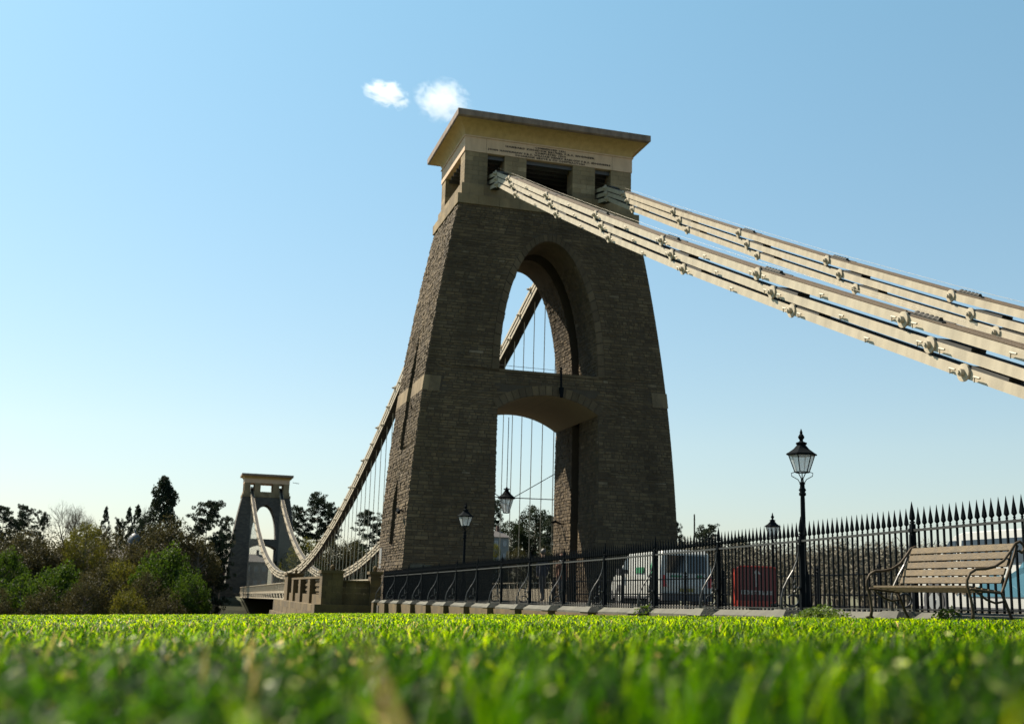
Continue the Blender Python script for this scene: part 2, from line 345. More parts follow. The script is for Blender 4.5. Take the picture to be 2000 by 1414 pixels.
def make_stones():
    """coursed rubble facing; returns list of (area, 8 corners, tint)"""
    out = []
    def face(P, ivals, z0, z1, hmin, hmax, lmin, lmax, skip=None, rough=.05, gap=.012):
        z = z0
        while z < z1-.08:
            h = min(rnd.uniform(hmin, hmax), z1-z)
            if z1-z-h < .1: h = z1-z
            for (b0, b1, c0, c1) in ivals(z, z+h):     # bottom from b0 to b1, top from c0 to c1
                L = (b1-b0+c1-c0)/2
                if L < .1: continue
                n = max(1, round(L/rnd.uniform(lmin, lmax))); cut = [0]+sorted((i+rnd.uniform(-.3, .3))/n for i in range(1, n))+[1]
                for i in range(n):
                    u0, u1 = cut[i], cut[i+1]
                    sb0, sb1 = b0+(b1-b0)*u0+gap, b0+(b1-b0)*u1-gap; sc0, sc1 = c0+(c1-c0)*u0+gap, c0+(c1-c0)*u1-gap
                    if sb1-sb0 < .03 and sc1-sc0 < .03: continue
                    zz0, zz1 = z+gap*.8, z+h-gap*.8
                    if skip and skip((sb0+sb1)/2, (zz0+zz1)/2): continue
                    d = rnd.uniform(.012, .012+rough)
                    ds = [max(.004, d+rnd.uniform(-rough, rough)*.8) for _ in range(4)]
                    k = .012
                    C = [P(sb0, zz0, -.02), P(sb1, zz0, -.02), P(sb1+(-k), zz0+k, ds[0]), P(sb0+k, zz0+k, ds[1]),
                         P(sc0, zz1, -.02), P(sc1, zz1, -.02), P(sc1-k, zz1-k, ds[2]), P(sc0+k, zz1-k, ds[3])]
                    out.append((abs(sb1-sb0)*h, C, min(1, max(0, rnd.gauss(.42, .22)))))
            z += h
    def front_iv(z0, z1):
        a0, a1 = aw(z0+1e-4), aw(z1-1e-4); X0, X1 = Xm(z0), Xm(z1)
        vr = .42 if z0 > 11.1 else 0
        if a0 <= 0 and a1 <= 0: return [(-X0, X0, -X1, X1)]
        a0, a1 = a0+vr, a1+vr
        return [(-X0, -a0, -X1, -a1), (a0, X0, a1, X1)]
    def sk(s, z): return 9.63 < z < 10.5 and abs(s) > Xm(z)-.95
    def vsk(s, z):   # voussoir zones
        if z > 17.2 and ((s/3.37)**2 + ((z-11.1)/8.45)**2) < 1: return True
        return (abs(s) < 3.0 and 8.85 < z < 10.42) or sk(s, z)
    face(lambda s, z, d: (s, -Ym(z)-d, z), front_iv, -1.7, ZTOP, .10, .23, .22, .62, vsk, .022)
    def side_iv(z0, z1):
        Y0, Y1 = Ym(z0), Ym(z1); h0, h1 = slot_hw(z0+1e-3), slot_hw(z1-1e-3)
        if h0 <= 0 and h1 <= 0: return [(-Y0, Y0, -Y1, Y1)]
        return [(-Y0, -h0, -Y1, -h1), (h0, Y0, h1, Y1)]
    face(lambda s, z, d: (-Xm(z)-d, s, z), side_iv, -1.7, ZTOP, .12, .22, .20, .44, lambda s, z: 9.63 < z < 10.5, .034)
    def inner_iv(z0, z1): return [(-Ym(z0), -.65, -Ym(z1), -.65), (.65, Ym(z0), .65, Ym(z1))]
    for s_ in (1, -1):
        face(lambda s, z, d: (s_*(aw(z)-d), s, z), inner_iv, -1.6, 8.9, .14, .24, .25, .45, None, .028)
        face(lambda s, z, d: (s_*(aw(z)-d), s, z), inner_iv, 11.1, 17.9, .14, .24, .25, .45, None, .028)
    return out
def build_near_tower():
    T = empty('bridge_tower', (0, 0, road_z(0)), label='large stone bridge tower in the middle, dark arched front under a wide cornice', cat='tower', group='stone towers of the bridge')
    T.location = (0, 0, 0)
    mb = MB(); tower_core(mb); mb.build('masonry_core', MT['mortar'], T)
    # facing stones
    st = make_stones(); st.sort(key=lambda q: -q[0])
    FS = [(0, 1, 5, 4), (3, 2, 6, 7)[::1], (0, 1, 2, 3), (4, 7, 6, 5), (0, 3, 7, 4), (1, 5, 6, 2)]
    FS = [(3, 2, 6, 7), (0, 1, 2, 3), (7, 6, 5, 4), (0, 3, 7, 4), (2, 1, 5, 6)]
    for a, C, t in st[:150]:
        q = MB(); q.add(C, FS, t); q.build('stone', MT['rubble'], T)
    q = MB()
    for a, C, t in st[150:]: q.add(C, FS, t)
    q.build('rubble_facing', MT['rubble'], T, kind='stuff')
    # voussoirs of the tall arch and of the road arch
    N = 37
    for i in range(N):
        w0, w1 = math.pi*(i/N), math.pi*((i+1)/N)
        def pt(w, g): return (2.95+g)*math.cos(w), 11.1+(7.95+g)*math.sin(w)
        P = []
        for g in (0.0, .42):
            for w in (w0+.004, w1-.004): P.append(pt(w, g))
        (x0, z0), (x1, z1), (x2, z2), (x3, z3) = P
        d = rnd.uniform(.03, .06); q = MB()
        q.hexa([(x0, -Ym(z0)-d, z0), (x1, -Ym(z1)-d, z1), (x1, -Ym(z1)+.3, z1), (x0, -Ym(z0)+.3, z0), (x2, -Ym(z2)-d, z2), (x3, -Ym(z3)-d, z3), (x3, -Ym(z3)+.3, z3), (x2, -Ym(z2)+.3, z2)], rnd.uniform(.05, .5))
        q.build('voussoir', MT['rubble'], T)
    N = 17
    for i in range(N):
        A = math.asin(3.0/RS); w0 = -A+2*A*i/N; w1 = -A+2*A*(i+1)/N; g = .55
        P = [(RS*math.sin(w), 4.64+RS*math.cos(w)) for w in (w0+.003, w1-.003)] + [((RS+g)*math.sin(w), 4.64+(RS+g)*math.cos(w)) for w in (w0+.003, w1-.003)]
        d = rnd.uniform(.03, .05); q = MB(); (x0, z0), (x1, z1), (x2, z2), (x3, z3) = P
        q.hexa([(x0, -Ym(z0)-d, z0), (x1, -Ym(z1)-d, z1), (x1, -Ym(z1)+.3, z1), (x0, -Ym(z0)+.3, z0), (x2, -Ym(z2)-d, z2), (x3, -Ym(z3)-d, z3), (x3, -Ym(z3)+.3, z3), (x2, -Ym(z2)+.3, z2)], rnd.choice([.15, .3, .3, .5, .7]))
        q.build('voussoir', MT['rubble'], T)
    # parapet coping over the road arch, plastered vault
    for y0, y1 in ((-Ym(11)-.06, -Ym(11)+.25), (Ym(11)-.25, Ym(11)+.06)): q = MB(); q.box(-2.95, 2.95, y0, y1, 11.02, 11.16, .5); q.build('coping', MT['rubble'], T)
    q = MB(); A = math.asin(2.99/RS); n = 16
    vs = [((RS-.012)*math.sin(-A+2*A*i/n), y, 4.64+(RS-.012)*math.cos(-A+2*A*i/n)) for y in (-3.86, 3.86) for i in range(n+1)]
    q.add(vs, [(i, i+1, n+2+i, n+1+i) for i in range(n)]); q.build('vault_soffit', MT['soffit'], T, smooth=True)
    n = 24; q = MB(); vs = []
    for y0, y1 in ((-3.4, -.66), (.66, 3.4)):
        w = [math.pi*(.26+.48*i/n) for i in range(n+1)]
        vs = [((2.95-.012)*math.cos(a), y, 11.1+(7.95-.012)*math.sin(a)) for y in (y0, y1) for a in w]
        q.add(vs, [(i, n+1+i, n+2+i, i+1) for i in range(n)])
    q.build('arch_soffit', MT['rubble'], T, smooth=True)
    # pale string course stones
    def block(x0, x1, y0, y1, z0, z1, t, nm='string_stone'):
        b = MB(); b.box(x0, x1, y0, y1, z0, z1, t); b.build(nm, MT['ashlar'], T)
    zc0, zc1 = 9.64, 10.49
    for s in (-1, 1):
        X0, X1 = Xm(zc0), Xm(zc1)
        for yy0, yy1 in ((-Ym(10), -2.3), (-2.3, -1.2), (-1.2, -.61), (.61, 1.7), (1.7, 2.8), (2.8, Ym(10))):
            b = MB(); d = .04; c0, c1 = yy0+.008, yy1-.008
            if abs(yy0) > 3: c0 -= .045
            if abs(yy1) > 3: c1 += .045
            b.hexa([(s*(X0-.3), c0, zc0), (s*(X0+d), c0, zc0), (s*(X0+d), c1, zc0), (s*(X0-.3), c1, zc0), (s*(X1-.3), c0, zc1), (s*(X1+d), c0, zc1), (s*(X1+d), c1, zc1), (s*(X1-.3), c1, zc1)], rnd.uniform(.05, .3))
            b.build('string_stone', MT['ashlar'], T)
        b = MB(); y = Ym(10)+.047
        for (p0, p1) in ((0, .93),):
            b.hexa([(s*(X0-p1), -y, zc0), (s*(X0-.301), -y, zc0), (s*(X0-.301), -y+.3, zc0), (s*(X0-p1), -y+.3, zc0), (s*(X1-p1), -y, zc1), (s*(X1-.301), -y, zc1), (s*(X1-.301), -y+.3, zc1), (s*(X1-p1), -y+.3, zc1)], .97)
        b.build('string_stone', MT['rubble'], T)  # front stone takes a darker rubble colour, painting in that face's shade
    # ashlar bands under the open storey: rings of blocks
    def ring(z0, z1, X, Y, nx, ny, nm='ashlar_block', m_='ashlar'):
        th = .5
        for s in (-1, 1):
            for i in range(nx):
                x0, x1 = -X+2*X*i/nx, -X+2*X*(i+1)/nx
                b = MB(); b.box(x0+.006, x1-.006, *(sorted((s*Y, s*(Y-th)))), z0, z1-.008, rnd.uniform(.1, .6)); b.build(nm, MT[m_], T)
            for i in range(ny):
                y0, y1 = -(Y-th)+2*(Y-th)*i/ny, -(Y-th)+2*(Y-th)*(i+1)/ny
                b = MB(); b.box(*(sorted((s*X, s*(X-th)))), y0+.006, y1-.006, z0, z1-.008, rnd.uniform(.3, .8)); b.build(nm, MT[m_], T)
    ring(20.80, 21.38, 5.62, 3.36, 9, 4); ring(21.38, 22.12, 5.36, 3.14, 8, 4)
    b = MB(); b.box(-5.2, 5.2, -2.95, 2.95, 20.8, 22.1); b.build('storey_floor', MT['mortar'], T)
    # piers of the open storey
    for (x0, x1) in ((-5.21, -3.83), (-2.80, -1.45), (1.45, 2.87), (3.88, 5.21)):
        for s in (-1, 1):
            y0, y1 = sorted((s*3.04, s*2.0)); nz = 7
            for k in range(nz):
                z0, z1 = 22.12+1.98*k/nz, 22.12+1.98*(k+1)/nz; c = x0+(x1-x0)*(.36 if k % 2 else .62)
                for a, bb in ((x0, c), (c, x1)):
                    q = MB(); q.box(a+.005, bb-.005, y0, y1, z0+.004, z1-.004, rnd.uniform(0, 1) if rnd.random() < .35 else rnd.uniform(.1, .45)); q.build('pier_block', MT['ashlar'], T)
    for s in (-1, 1):
        b = MB(); b.box(-2.8, 2.8, s*.12-.1, s*.12+.1, 22.1, 22.3); 
    b = MB()
    for i in range(9): b.box(-5.0, 5.0, -2.8+i*.68, -2.68+i*.68, 23.86, 24.08)
    b.build('ceiling_beam_set', MT['dark'], T)
    b = MB(); b.box(-1.2, 1.2, .9, 1.1, 22.12, 23.9); b.build('machine_room_screen', MT['dark'], T)
    for s in (-1, 1):
        b = MB(); b.prism_x([(-1.6, 22.12), (1.6, 22.12), (1.2, 22.5), (.7, 22.95), (-.7, 22.95), (-1.2, 22.5)], s*3.35-.36, s*3.35+.36); b.build('saddle', MT['dark'], T)
    # frieze, cove, slab
    def profile_ring(prof, name, m_, smooth=False, t=.5):
        q = MB(); n = len(prof)
        for x, y, z in prof: q.v += [(-x, -y, z), (x, -y, z), (x, y, z), (-x, y, z)]
        for i in range(n-1):
            for k in range(4): q.f.append((4*i+k, 4*i+(k+1) % 4, 4*(i+1)+(k+1) % 4, 4*(i+1)+k)); q.t.append(t)
        q.f += [(3, 2, 1, 0), tuple(4*(n-1)+i for i in range(4))]; q.t += [t, t]
        return q.build(name, MT[m_], T, smooth=False)
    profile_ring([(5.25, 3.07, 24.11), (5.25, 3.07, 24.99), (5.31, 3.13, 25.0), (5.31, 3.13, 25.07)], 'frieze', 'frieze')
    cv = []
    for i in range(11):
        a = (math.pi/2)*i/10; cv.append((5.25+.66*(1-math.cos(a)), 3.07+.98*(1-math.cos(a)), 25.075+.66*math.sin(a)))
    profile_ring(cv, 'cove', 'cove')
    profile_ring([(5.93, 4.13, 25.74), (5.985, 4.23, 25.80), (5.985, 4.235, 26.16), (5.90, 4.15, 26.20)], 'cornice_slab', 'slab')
    for s in (-1, 1):       # panel joints and corner pilaster strips of the frieze
        q = MB(); q.box(s*3.95-.006, s*3.95+.006, -3.076, -3.0, 24.12, 24.98); q.build('frieze_joint', MT['inscription'], T)
    lines = ['COMMENCED 1836', 'ISAMBARD KINGDOM BRUNEL F.R.S. ENGINEER', 'COMPLETED 1864', 'JOHN HAWKSHAW F.R.S. WILLIAM HENRY BARLOW F.R.S. ENGINEERS', 'COCHRANE GROVE & CO CONTRACTORS']
    wid = [1.95, 5.6, 1.95, 7.7, 4.4]
    for i, (tx, w) in enumerate(zip(lines, wid)):
        me = text_mesh(tx, .16, .006, 'inscription_line', MT['inscription']); co = np.zeros(len(me.vertices)*3); me.vertices.foreach_get('co', co); co = co.reshape(-1, 3)
        k = w/(co[:, 0].max()-co[:, 0].min()); co[:, 0] *= k; co[:, 1] *= .95; me.vertices.foreach_set('co', co.ravel())
        o = inst('inscription_line', me, T, (0, -3.078, 24.80-.158*i)); o.rotation_euler = (math.pi/2, 0, 0)
    # fittings
    q = MB(); q.tube([(-3.0, 3.7, 13.0), (0, 3.7, 12.93), (3.0, 3.7, 12.9)], .014, 4); q.build('safety_wire', MT['dark'], T)
    q = MB(); q.box(-Xm(1)-.06, -Xm(1)+.02, 2.75, 3.45, .1, 1.25); q.build('white_notice', MT['render'], T, label='upright pale notice board on the side wall')
    q = MB(); q.box(-7.55, -6.4, -Ym(0)-.10, -Ym(0)-.03, -.02, .22); q.build('name_plate', MT['kerb'], T)
    q = MB(); q.tube([(-7.75, -2.9, 3.05), (-8.15, -2.9, 3.1)], .05); q.tube([(-8.1, -2.7, 3.12), (-8.15, -3.2, 2.95)], .1, 8); q.tube([(-7.8, -3.3, 3.5), (-7.8, -3.3, 2.8)], .05); q.build('security_camera', MT['black'], T)
    q = MB(); q.tube([(.65, -3.95, 11.5), (.65, -4.05, 10.2)], .06); q.tube([(.65, -4.05, 10.3), (.65, -4.15, 9.75)], [.16, .09], 8); q.tube([(.65, -3.8, 11.25), (.65, -4.1, 11.4)], .04); q.build('wall_floodlight', MT['black'], T)
    q = MB(); q.tube([(2.96, 2.3, 3.1), (2.5, 2.2, 3.2)], .05); q.tube([(2.6, 2.3, 3.25), (2.35, 2.1, 3.15)], .09, 8); q.build('wall_lamp', MT['black'], T)
build_near_tower()

def build_far_tower():
    T = empty('bridge_tower', (0, 214.05, -1.14), label='small distant stone tower at the far end of the bridge, left in the picture', cat='tower', group='stone towers of the bridge')
    mb = MB(); tower_core(mb, -2.2); o = mb.build('masonry_core', MT['far_stone'], T)
    q = MB(); q.box(-5.62, 5.62, -3.36, 3.36, 20.81, 21.38); q.box(-5.36, 5.36, -3.14, 3.14, 21.38, 22.12); q.build('ashlar_band', MT['ashlar'], T)
    for (x0, x1) in ((-5.21, -3.83), (-2.80, -1.45), (1.45, 2.87), (3.88, 5.21)):
        for s in (-1, 1): q = MB(); q.box(x0, x1, *sorted((s*3.04, s*2.0)), 22.12, 24.11); q.build('storey_pier', MT['ashlar'], T)
    q = MB(); q.box(-5.25, 5.25, -3.07, 3.07, 24.11, 25.07); q.build('frieze', MT['frieze'], T)
    q = MB(); n = 6
    for i in range(n+1):
        a = math.pi/2*i/n; x, y, z = 5.25+.66*(1-math.cos(a)), 3.07+.98*(1-math.cos(a)), 25.07+.66*math.sin(a)
        q.v += [(-x, -y, z), (x, -y, z), (x, y, z), (-x, y, z)]
        if i:
            for k in range(4): q.f.append((4*(i-1)+k, 4*(i-1)+(k+1) % 4, 4*i+(k+1) % 4, 4*i+k)); q.t.append(.5)
    q.build('cove', MT['cove'], T)
    q = MB(); q.box(-5.985, 5.985, -4.235, 4.235, 25.74, 26.2); q.build('cornice_slab', MT['slab'], T)
    for s in (-1, 1): q = MB(); q.box(-Xm(10)-.04 if s < 0 else Xm(10)-.95, -Xm(10)+.95 if s < 0 else Xm(10)+.04, -Ym(10)-.04, Ym(10)+.04, 9.64, 10.49); q.build('string_stone', MT['ashlar'], T)
    q = MB(); q.tube([(5.9, -3.5, 24.6), (7.4, -3.7, 24.4)], .07); q.build('wall_lamp', MT['dark'], T)
# courses for the far tower, whose stones are too far away to tell apart
def far_stone():
    m = mat('far_coursed_stone', (.17, .15, .12), .95); n = m.node_tree.nodes; l = m.node_tree.links
    tc = n.new('ShaderNodeTexCoord'); sp = n.new('ShaderNodeSeparateXYZ'); cb = n.new('ShaderNodeCombineXYZ'); ad = n.new('ShaderNodeMath')
    l.new(tc.outputs['Object'], sp.inputs[0]); l.new(sp.outputs[0], ad.inputs[0]); l.new(sp.outputs[1], ad.inputs[1]); l.new(ad.outputs[0], cb.inputs[0]); l.new(sp.outputs[2], cb.inputs[1])
    br = n.new('ShaderNodeTexBrick'); br.inputs['Scale'].default_value = 1; br.inputs['Brick Width'].default_value = .7; br.inputs['Row Height'].default_value = .33; br.inputs['Mortar Size'].default_value = .02
    br.inputs['Color1'].default_value = (.05, .046, .040, 1); br.inputs['Color2'].default_value = (.085, .077, .064, 1); br.inputs['Mortar'].default_value = (.065, .058, .046, 1)
    l.new(cb.outputs[0], br.inputs[0]); l.new(br.outputs[0], n['Principled BSDF'].inputs['Base Color']); return m
MT['far_stone'] = far_stone()
build_far_tower()

# ------------------------------------------------------------------ chains
def link_mesh(L, h=.226, w=.46, plates=6, name='chain_link'):
    q = MB(); t = .045; n = plates
    for i in range(n):
        x = -w/2 + (w-t)*i/(n-1)
        q.box(x, x+t, 0, L, -h/2, h/2)
    me = q.mesh(name, MT['chain']); me.materials.append(MT['shade_dark'])
    me.polygons.foreach_set('material_index', [1 if (6 <= i < 6*(n-1) or i % 6 == 0 or (i < 6 and i % 6 == 3) or (i >= 6*(n-1) and i % 6 == 5)) else 0 for i in range(6*n)])  # inner faces and undersides coloured dark to paint in the shade
    return me
def pin_mesh(big=True):
    q = MB(); q.lathe([(.195, 0), (.195, .05), (.085, .052), (.085, .15), (.045, .152), (.045, .19)], n=18)
    q.v = [(-.22-c, a, b) for a, b, c in q.v]; return q.mesh('pin_cap', MT['chain'])
def clamp_mesh():
    q = MB(); q.tube([(-.235, .03, -.125), (-.27, .01, -.02), (-.30, 0, .0), (-.30, -.20, .01)], [.014, .016, .026, .026], 5)
    return q.mesh('clamp_bolt', MT['chain'])
PIN, CLAMP = pin_mesh(), clamp_mesh()
LAND = [[(-.3, 23.35), (-4.32, 22.42), (-7.13, 21.1), (-14.0, 17.82), (-20.94, 14.59), (-27.9, 11.39), (-34.9, 8.28), (-41.84, 5.31), (-48.9, 2.35), (-56.0, -.6)],
        [(-.3, 22.97), (-4.48, 22.03), (-7.9, 20.43), (-14.76, 17.12), (-21.7, 13.86), (-28.74, 10.63), (-35.76, 7.50), (-42.77, 4.52), (-49.8, 1.58), (-56.5, -1.2)],
        [(-.3, 22.59), (-4.63, 21.66), (-8.66, 19.68), (-15.66, 16.33), (-22.6, 13.08), (-29.71, 9.83), (-36.82, 6.70), (-43.86, 3.69), (-50.9, .74), (-57, -1.8)]]
def chain(name, xc, tiers, label, group, detail=True, w=.46):
    Cn = empty(name, (xc, tiers[0][0][0], tiers[0][0][1]), label=label, cat='chain', group=group)
    base = Vector(Cn.location); cache = {}
    for ti, T in enumerate(tiers):
        for i in range(len(T)-1):
            y0, z0 = T[i]; y1, z1 = T[i+1]; L = math.hypot(y1-y0, z1-z0); key = (round(L, 1), i % 2)
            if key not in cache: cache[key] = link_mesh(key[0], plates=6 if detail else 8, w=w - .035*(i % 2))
            fl = y1 < y0; ya, za, yb, zb = (y1, z1, y0, z0) if fl else (y0, z0, y1, z1); ang = math.atan2(zb-za, yb-ya)
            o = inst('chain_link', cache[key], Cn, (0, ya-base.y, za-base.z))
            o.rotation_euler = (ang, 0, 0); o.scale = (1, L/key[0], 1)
            if i > 0:
                p = inst('pin_cap', PIN, Cn, (0, y0-base.y, z0-base.z)); p.rotation_euler = (ang, 0, 0)
                if not detail: p.scale = (1.55, .95, .95)
                if detail and L > 3:      # doubled plates beyond every joint
                    g = MB(); g.box(-.19, .19, -1.35, -.15, .10, .19); g = g.build('splice_plate', MT['shade_dark'], Cn, (0, y0-base.y, z0-base.z)); g.rotation_euler = (ang, 0, 0)
            if detail:
                for f in ((.5, .055, .945) if xc < 0 and L > 5 else ()):
                    c = inst('clamp_bolt', CLAMP, Cn, (0, y0+(y1-y0)*f-base.y, z0+(z1-z0)*f-base.z)); c.rotation_euler = (ang, 0, 0)
    return Cn, base
for xc, side in ((-3.42, 'left'), (3.28, 'right')):
    lab = 'nearer and lower of the two cream land chains right of the large tower' if side == 'left' else 'farther and upper of the two cream land chains against the sky'
    Cn, base = chain('land_chain', xc, LAND, lab, 'chains from the large tower down to the ground')
    T = LAND[0]
    for i in range(2, len(T)-1):    # weathered boards and rope lashings on top
        y0, z0 = T[i+1]; y1, z1 = T[i]; L = math.hypot(y1-y0, z1-z0); ang = math.atan2(z1-z0, y1-y0)
        q = MB(); q.box(-.20, .26, .2, L-.2, .125, .165); o = q.build('walk_board', MT['board'], Cn, (0, y0-base.y, z0-base.z)); o.rotation_euler = (ang, 0, 0)
        q = MB(); q.box(-.08, -.04, .2, L-.2, .165, .205); o = q.build('toe_board', MT['board'], Cn, (0, y0-base.y, z0-base.z)); o.rotation_euler = (ang, 0, 0)
        if i > 3:
            q = MB(); q.tube([(-.14, L-.25-.09*k, .20+.02*(k % 2)) for k in range(12)], [.05+.018*(k % 2) for k in range(12)], 6); o = q.build('rope_lashing', MT['shade_dark'], Cn, (0, y0-base.y, z0-base.z)); o.rotation_euler = (ang, 0, 0)
    q = MB(); q.tube([(-.1, y-base.y, z-base.z+.36) for y, z in T[1:]], .005, 4); q.build('hand_line', MT['chain'], Cn)
def zc(y): return 1.05 + .00192*(y-109.5)**2 if y < 109.5 else 1.05 + .00191*(y-109.5)**2
tiers = []
for k, (off, dz) in enumerate(((0, 0), (2.44, -.40), (4.88, -.80))):
    T = [(.3, 23.35-.38*k)]; y = 3.0 + off
    while y < 210.5:
        T.append((y, zc(y)+dz)); s = math.sqrt(1+(2*.00192*(y-109.5))**2); y += 7.32
    T.append((213.8, 22.2-.38*k)); tiers.append(T)
ROD = {}
for xc, side in ((-3.31, 'left'), (3.39, 'right')):
    lab = 'left span chain dipping between the towers, passing outside the large tower' if side == 'left' else 'right span chain dipping between the towers, seen through the tall arch of the large tower'
    Cn, base = chain('span_chain', xc, tiers, lab, 'chains hanging between the two towers', detail=False, w=.72)
    q = MB(); q.tube([(0, 0, 0), (0, 0, 1)], .030, 5); q.box(-.02, .02, -.05, .05, .0, .06); RM = q.mesh('suspension_rod', MT['dark'] if False else MT['chain'])
    joints = sorted((y, z) for T in tiers for y, z in T[1:-1])
    for y, z in joints:
        zb = road_z(y)+.15; top = z-.08
        if y < 4.5 or top-zb < .25: continue
        inst('suspension_rod', RM, Cn, (0, y-base.y, zb-base.z), sc=(1, 1, top-zb))

# ------------------------------------------------------------------ bridge deck
def build_deck():
    D = empty('bridge_deck', (0, 9, road_z(9)), label='suspended deck with lattice parapets crossing the gorge between the towers', cat='bridge deck'); b = Vector(D.location)
    def rel(v): return (v[0]-b.x, v[1]-b.y, v[2]-b.z)
    def runs(x0, x1, dz0, dz1, nm, m_, ya=4.0, yb=205):
        q = MB(); n = 50; ys = [ya+(yb-ya)*i/n for i in range(n+1)]; vs = []
        for y in ys: z = road_z(y); vs += [rel(v) for v in ((x0, y, z+dz0), (x1, y, z+dz0), (x1, y, z+dz1), (x0, y, z+dz1))]
        q.add(vs, [(4*i+a, 4*i+(a+1) % 4, 4*(i+1)+(a+1) % 4, 4*(i+1)+a)[::1] for i in range(n) for a in range(4)] + [(0, 1, 2, 3)[::-1], tuple(4*n+i for i in range(4))])
        return q.build(nm, MT[m_], D)
    runs(-4.6, 4.6, -.25, 0, 'deck_planking', 'asphalt')
    for s in (-1, 1):
        x = s*4.75; runs(min(x-.1, x+.1), max(x-.1, x+.1), 1.30, 1.38, 'parapet_rail', 'chain'); runs(x-.05, x+.05, .16, .24, 'lower_rail', 'chain')
        runs(x-.06, x+.06, -.9, -.75, 'edge_beam', 'chain'); runs(s*3.35-.12, s*3.35+.12, .0, .9, 'stiffening_girder', 'chain'); runs(x-.05, x+.05, -.05, .05, 'edge_angle', 'chain')
        q = MB(); y = 4.2; n = 0
        while y < 205:
            z = road_z(y); q.tube([rel((x, y, z+.2)), rel((x, y, z+1.32))], .022, 4, cap=False)
            if n % 6 == 0: q.tube([rel((x, y, z-.85)), rel((x, y, z+1.34))], .05, 4, cap=False)
            y += .42; n += 1
        q.build('baluster_row', MT['chain'], D, kind='stuff')
        q = MB(); y = 4.2; n = 0
        while y < 203:
            z = road_z(y); q.tube([rel((x, y, z-.82)), rel((x, y+2.4, z-.02))] if n % 2 else [rel((x, y, z-.02)), rel((x, y+2.4, z-.82))], .035, 4, cap=False); y += 2.4; n += 1
        q.build('edge_lattice', MT['chain'], D)
build_deck()
# masonry piers that carry the towers, down into the gorge
q = MB(); q.box(-9.2, 9.2, -4.25, 9.0, -30, -1.95); q.build('near_abutment', MT['far_stone'], label='stone abutment beneath the large tower, at the edge of the gorge', cat='abutment')
A = empty('far_abutment', (0, 214, -4), label='dark stone abutment block under the distant tower', cat='abutment')
def relbox(parent, nm, m_, *a, t=.5, **k):
    q = MB(); p = parent.location; q.box(a[0]-p.x, a[1]-p.x, a[2]-p.y, a[3]-p.y, a[4]-p.z, a[5]-p.z, t); return q.build(nm, m_, parent, **k)
relbox(A, 'platform', MT['far_stone'], -9.5, 9.5, 206.0, 226, -40, -2.62)
relbox(A, 'terrace', MT['far_stone'], -12.6, -6.5, 203.5, 216, -40, -1.75)
relbox(A, 'terrace_parapet', MT['far_stone'], -12.4, -6.5, 203.6, 204.1, -1.75, -1.05)
relbox(A, 'buttress', MT['far_stone'], -13.5, -12.6, 204.2, 212, -40, -2.5)
relbox(A, 'terrace', MT['far_stone'], 6.5, 12.6, 203.5, 216, -40, -1.75)

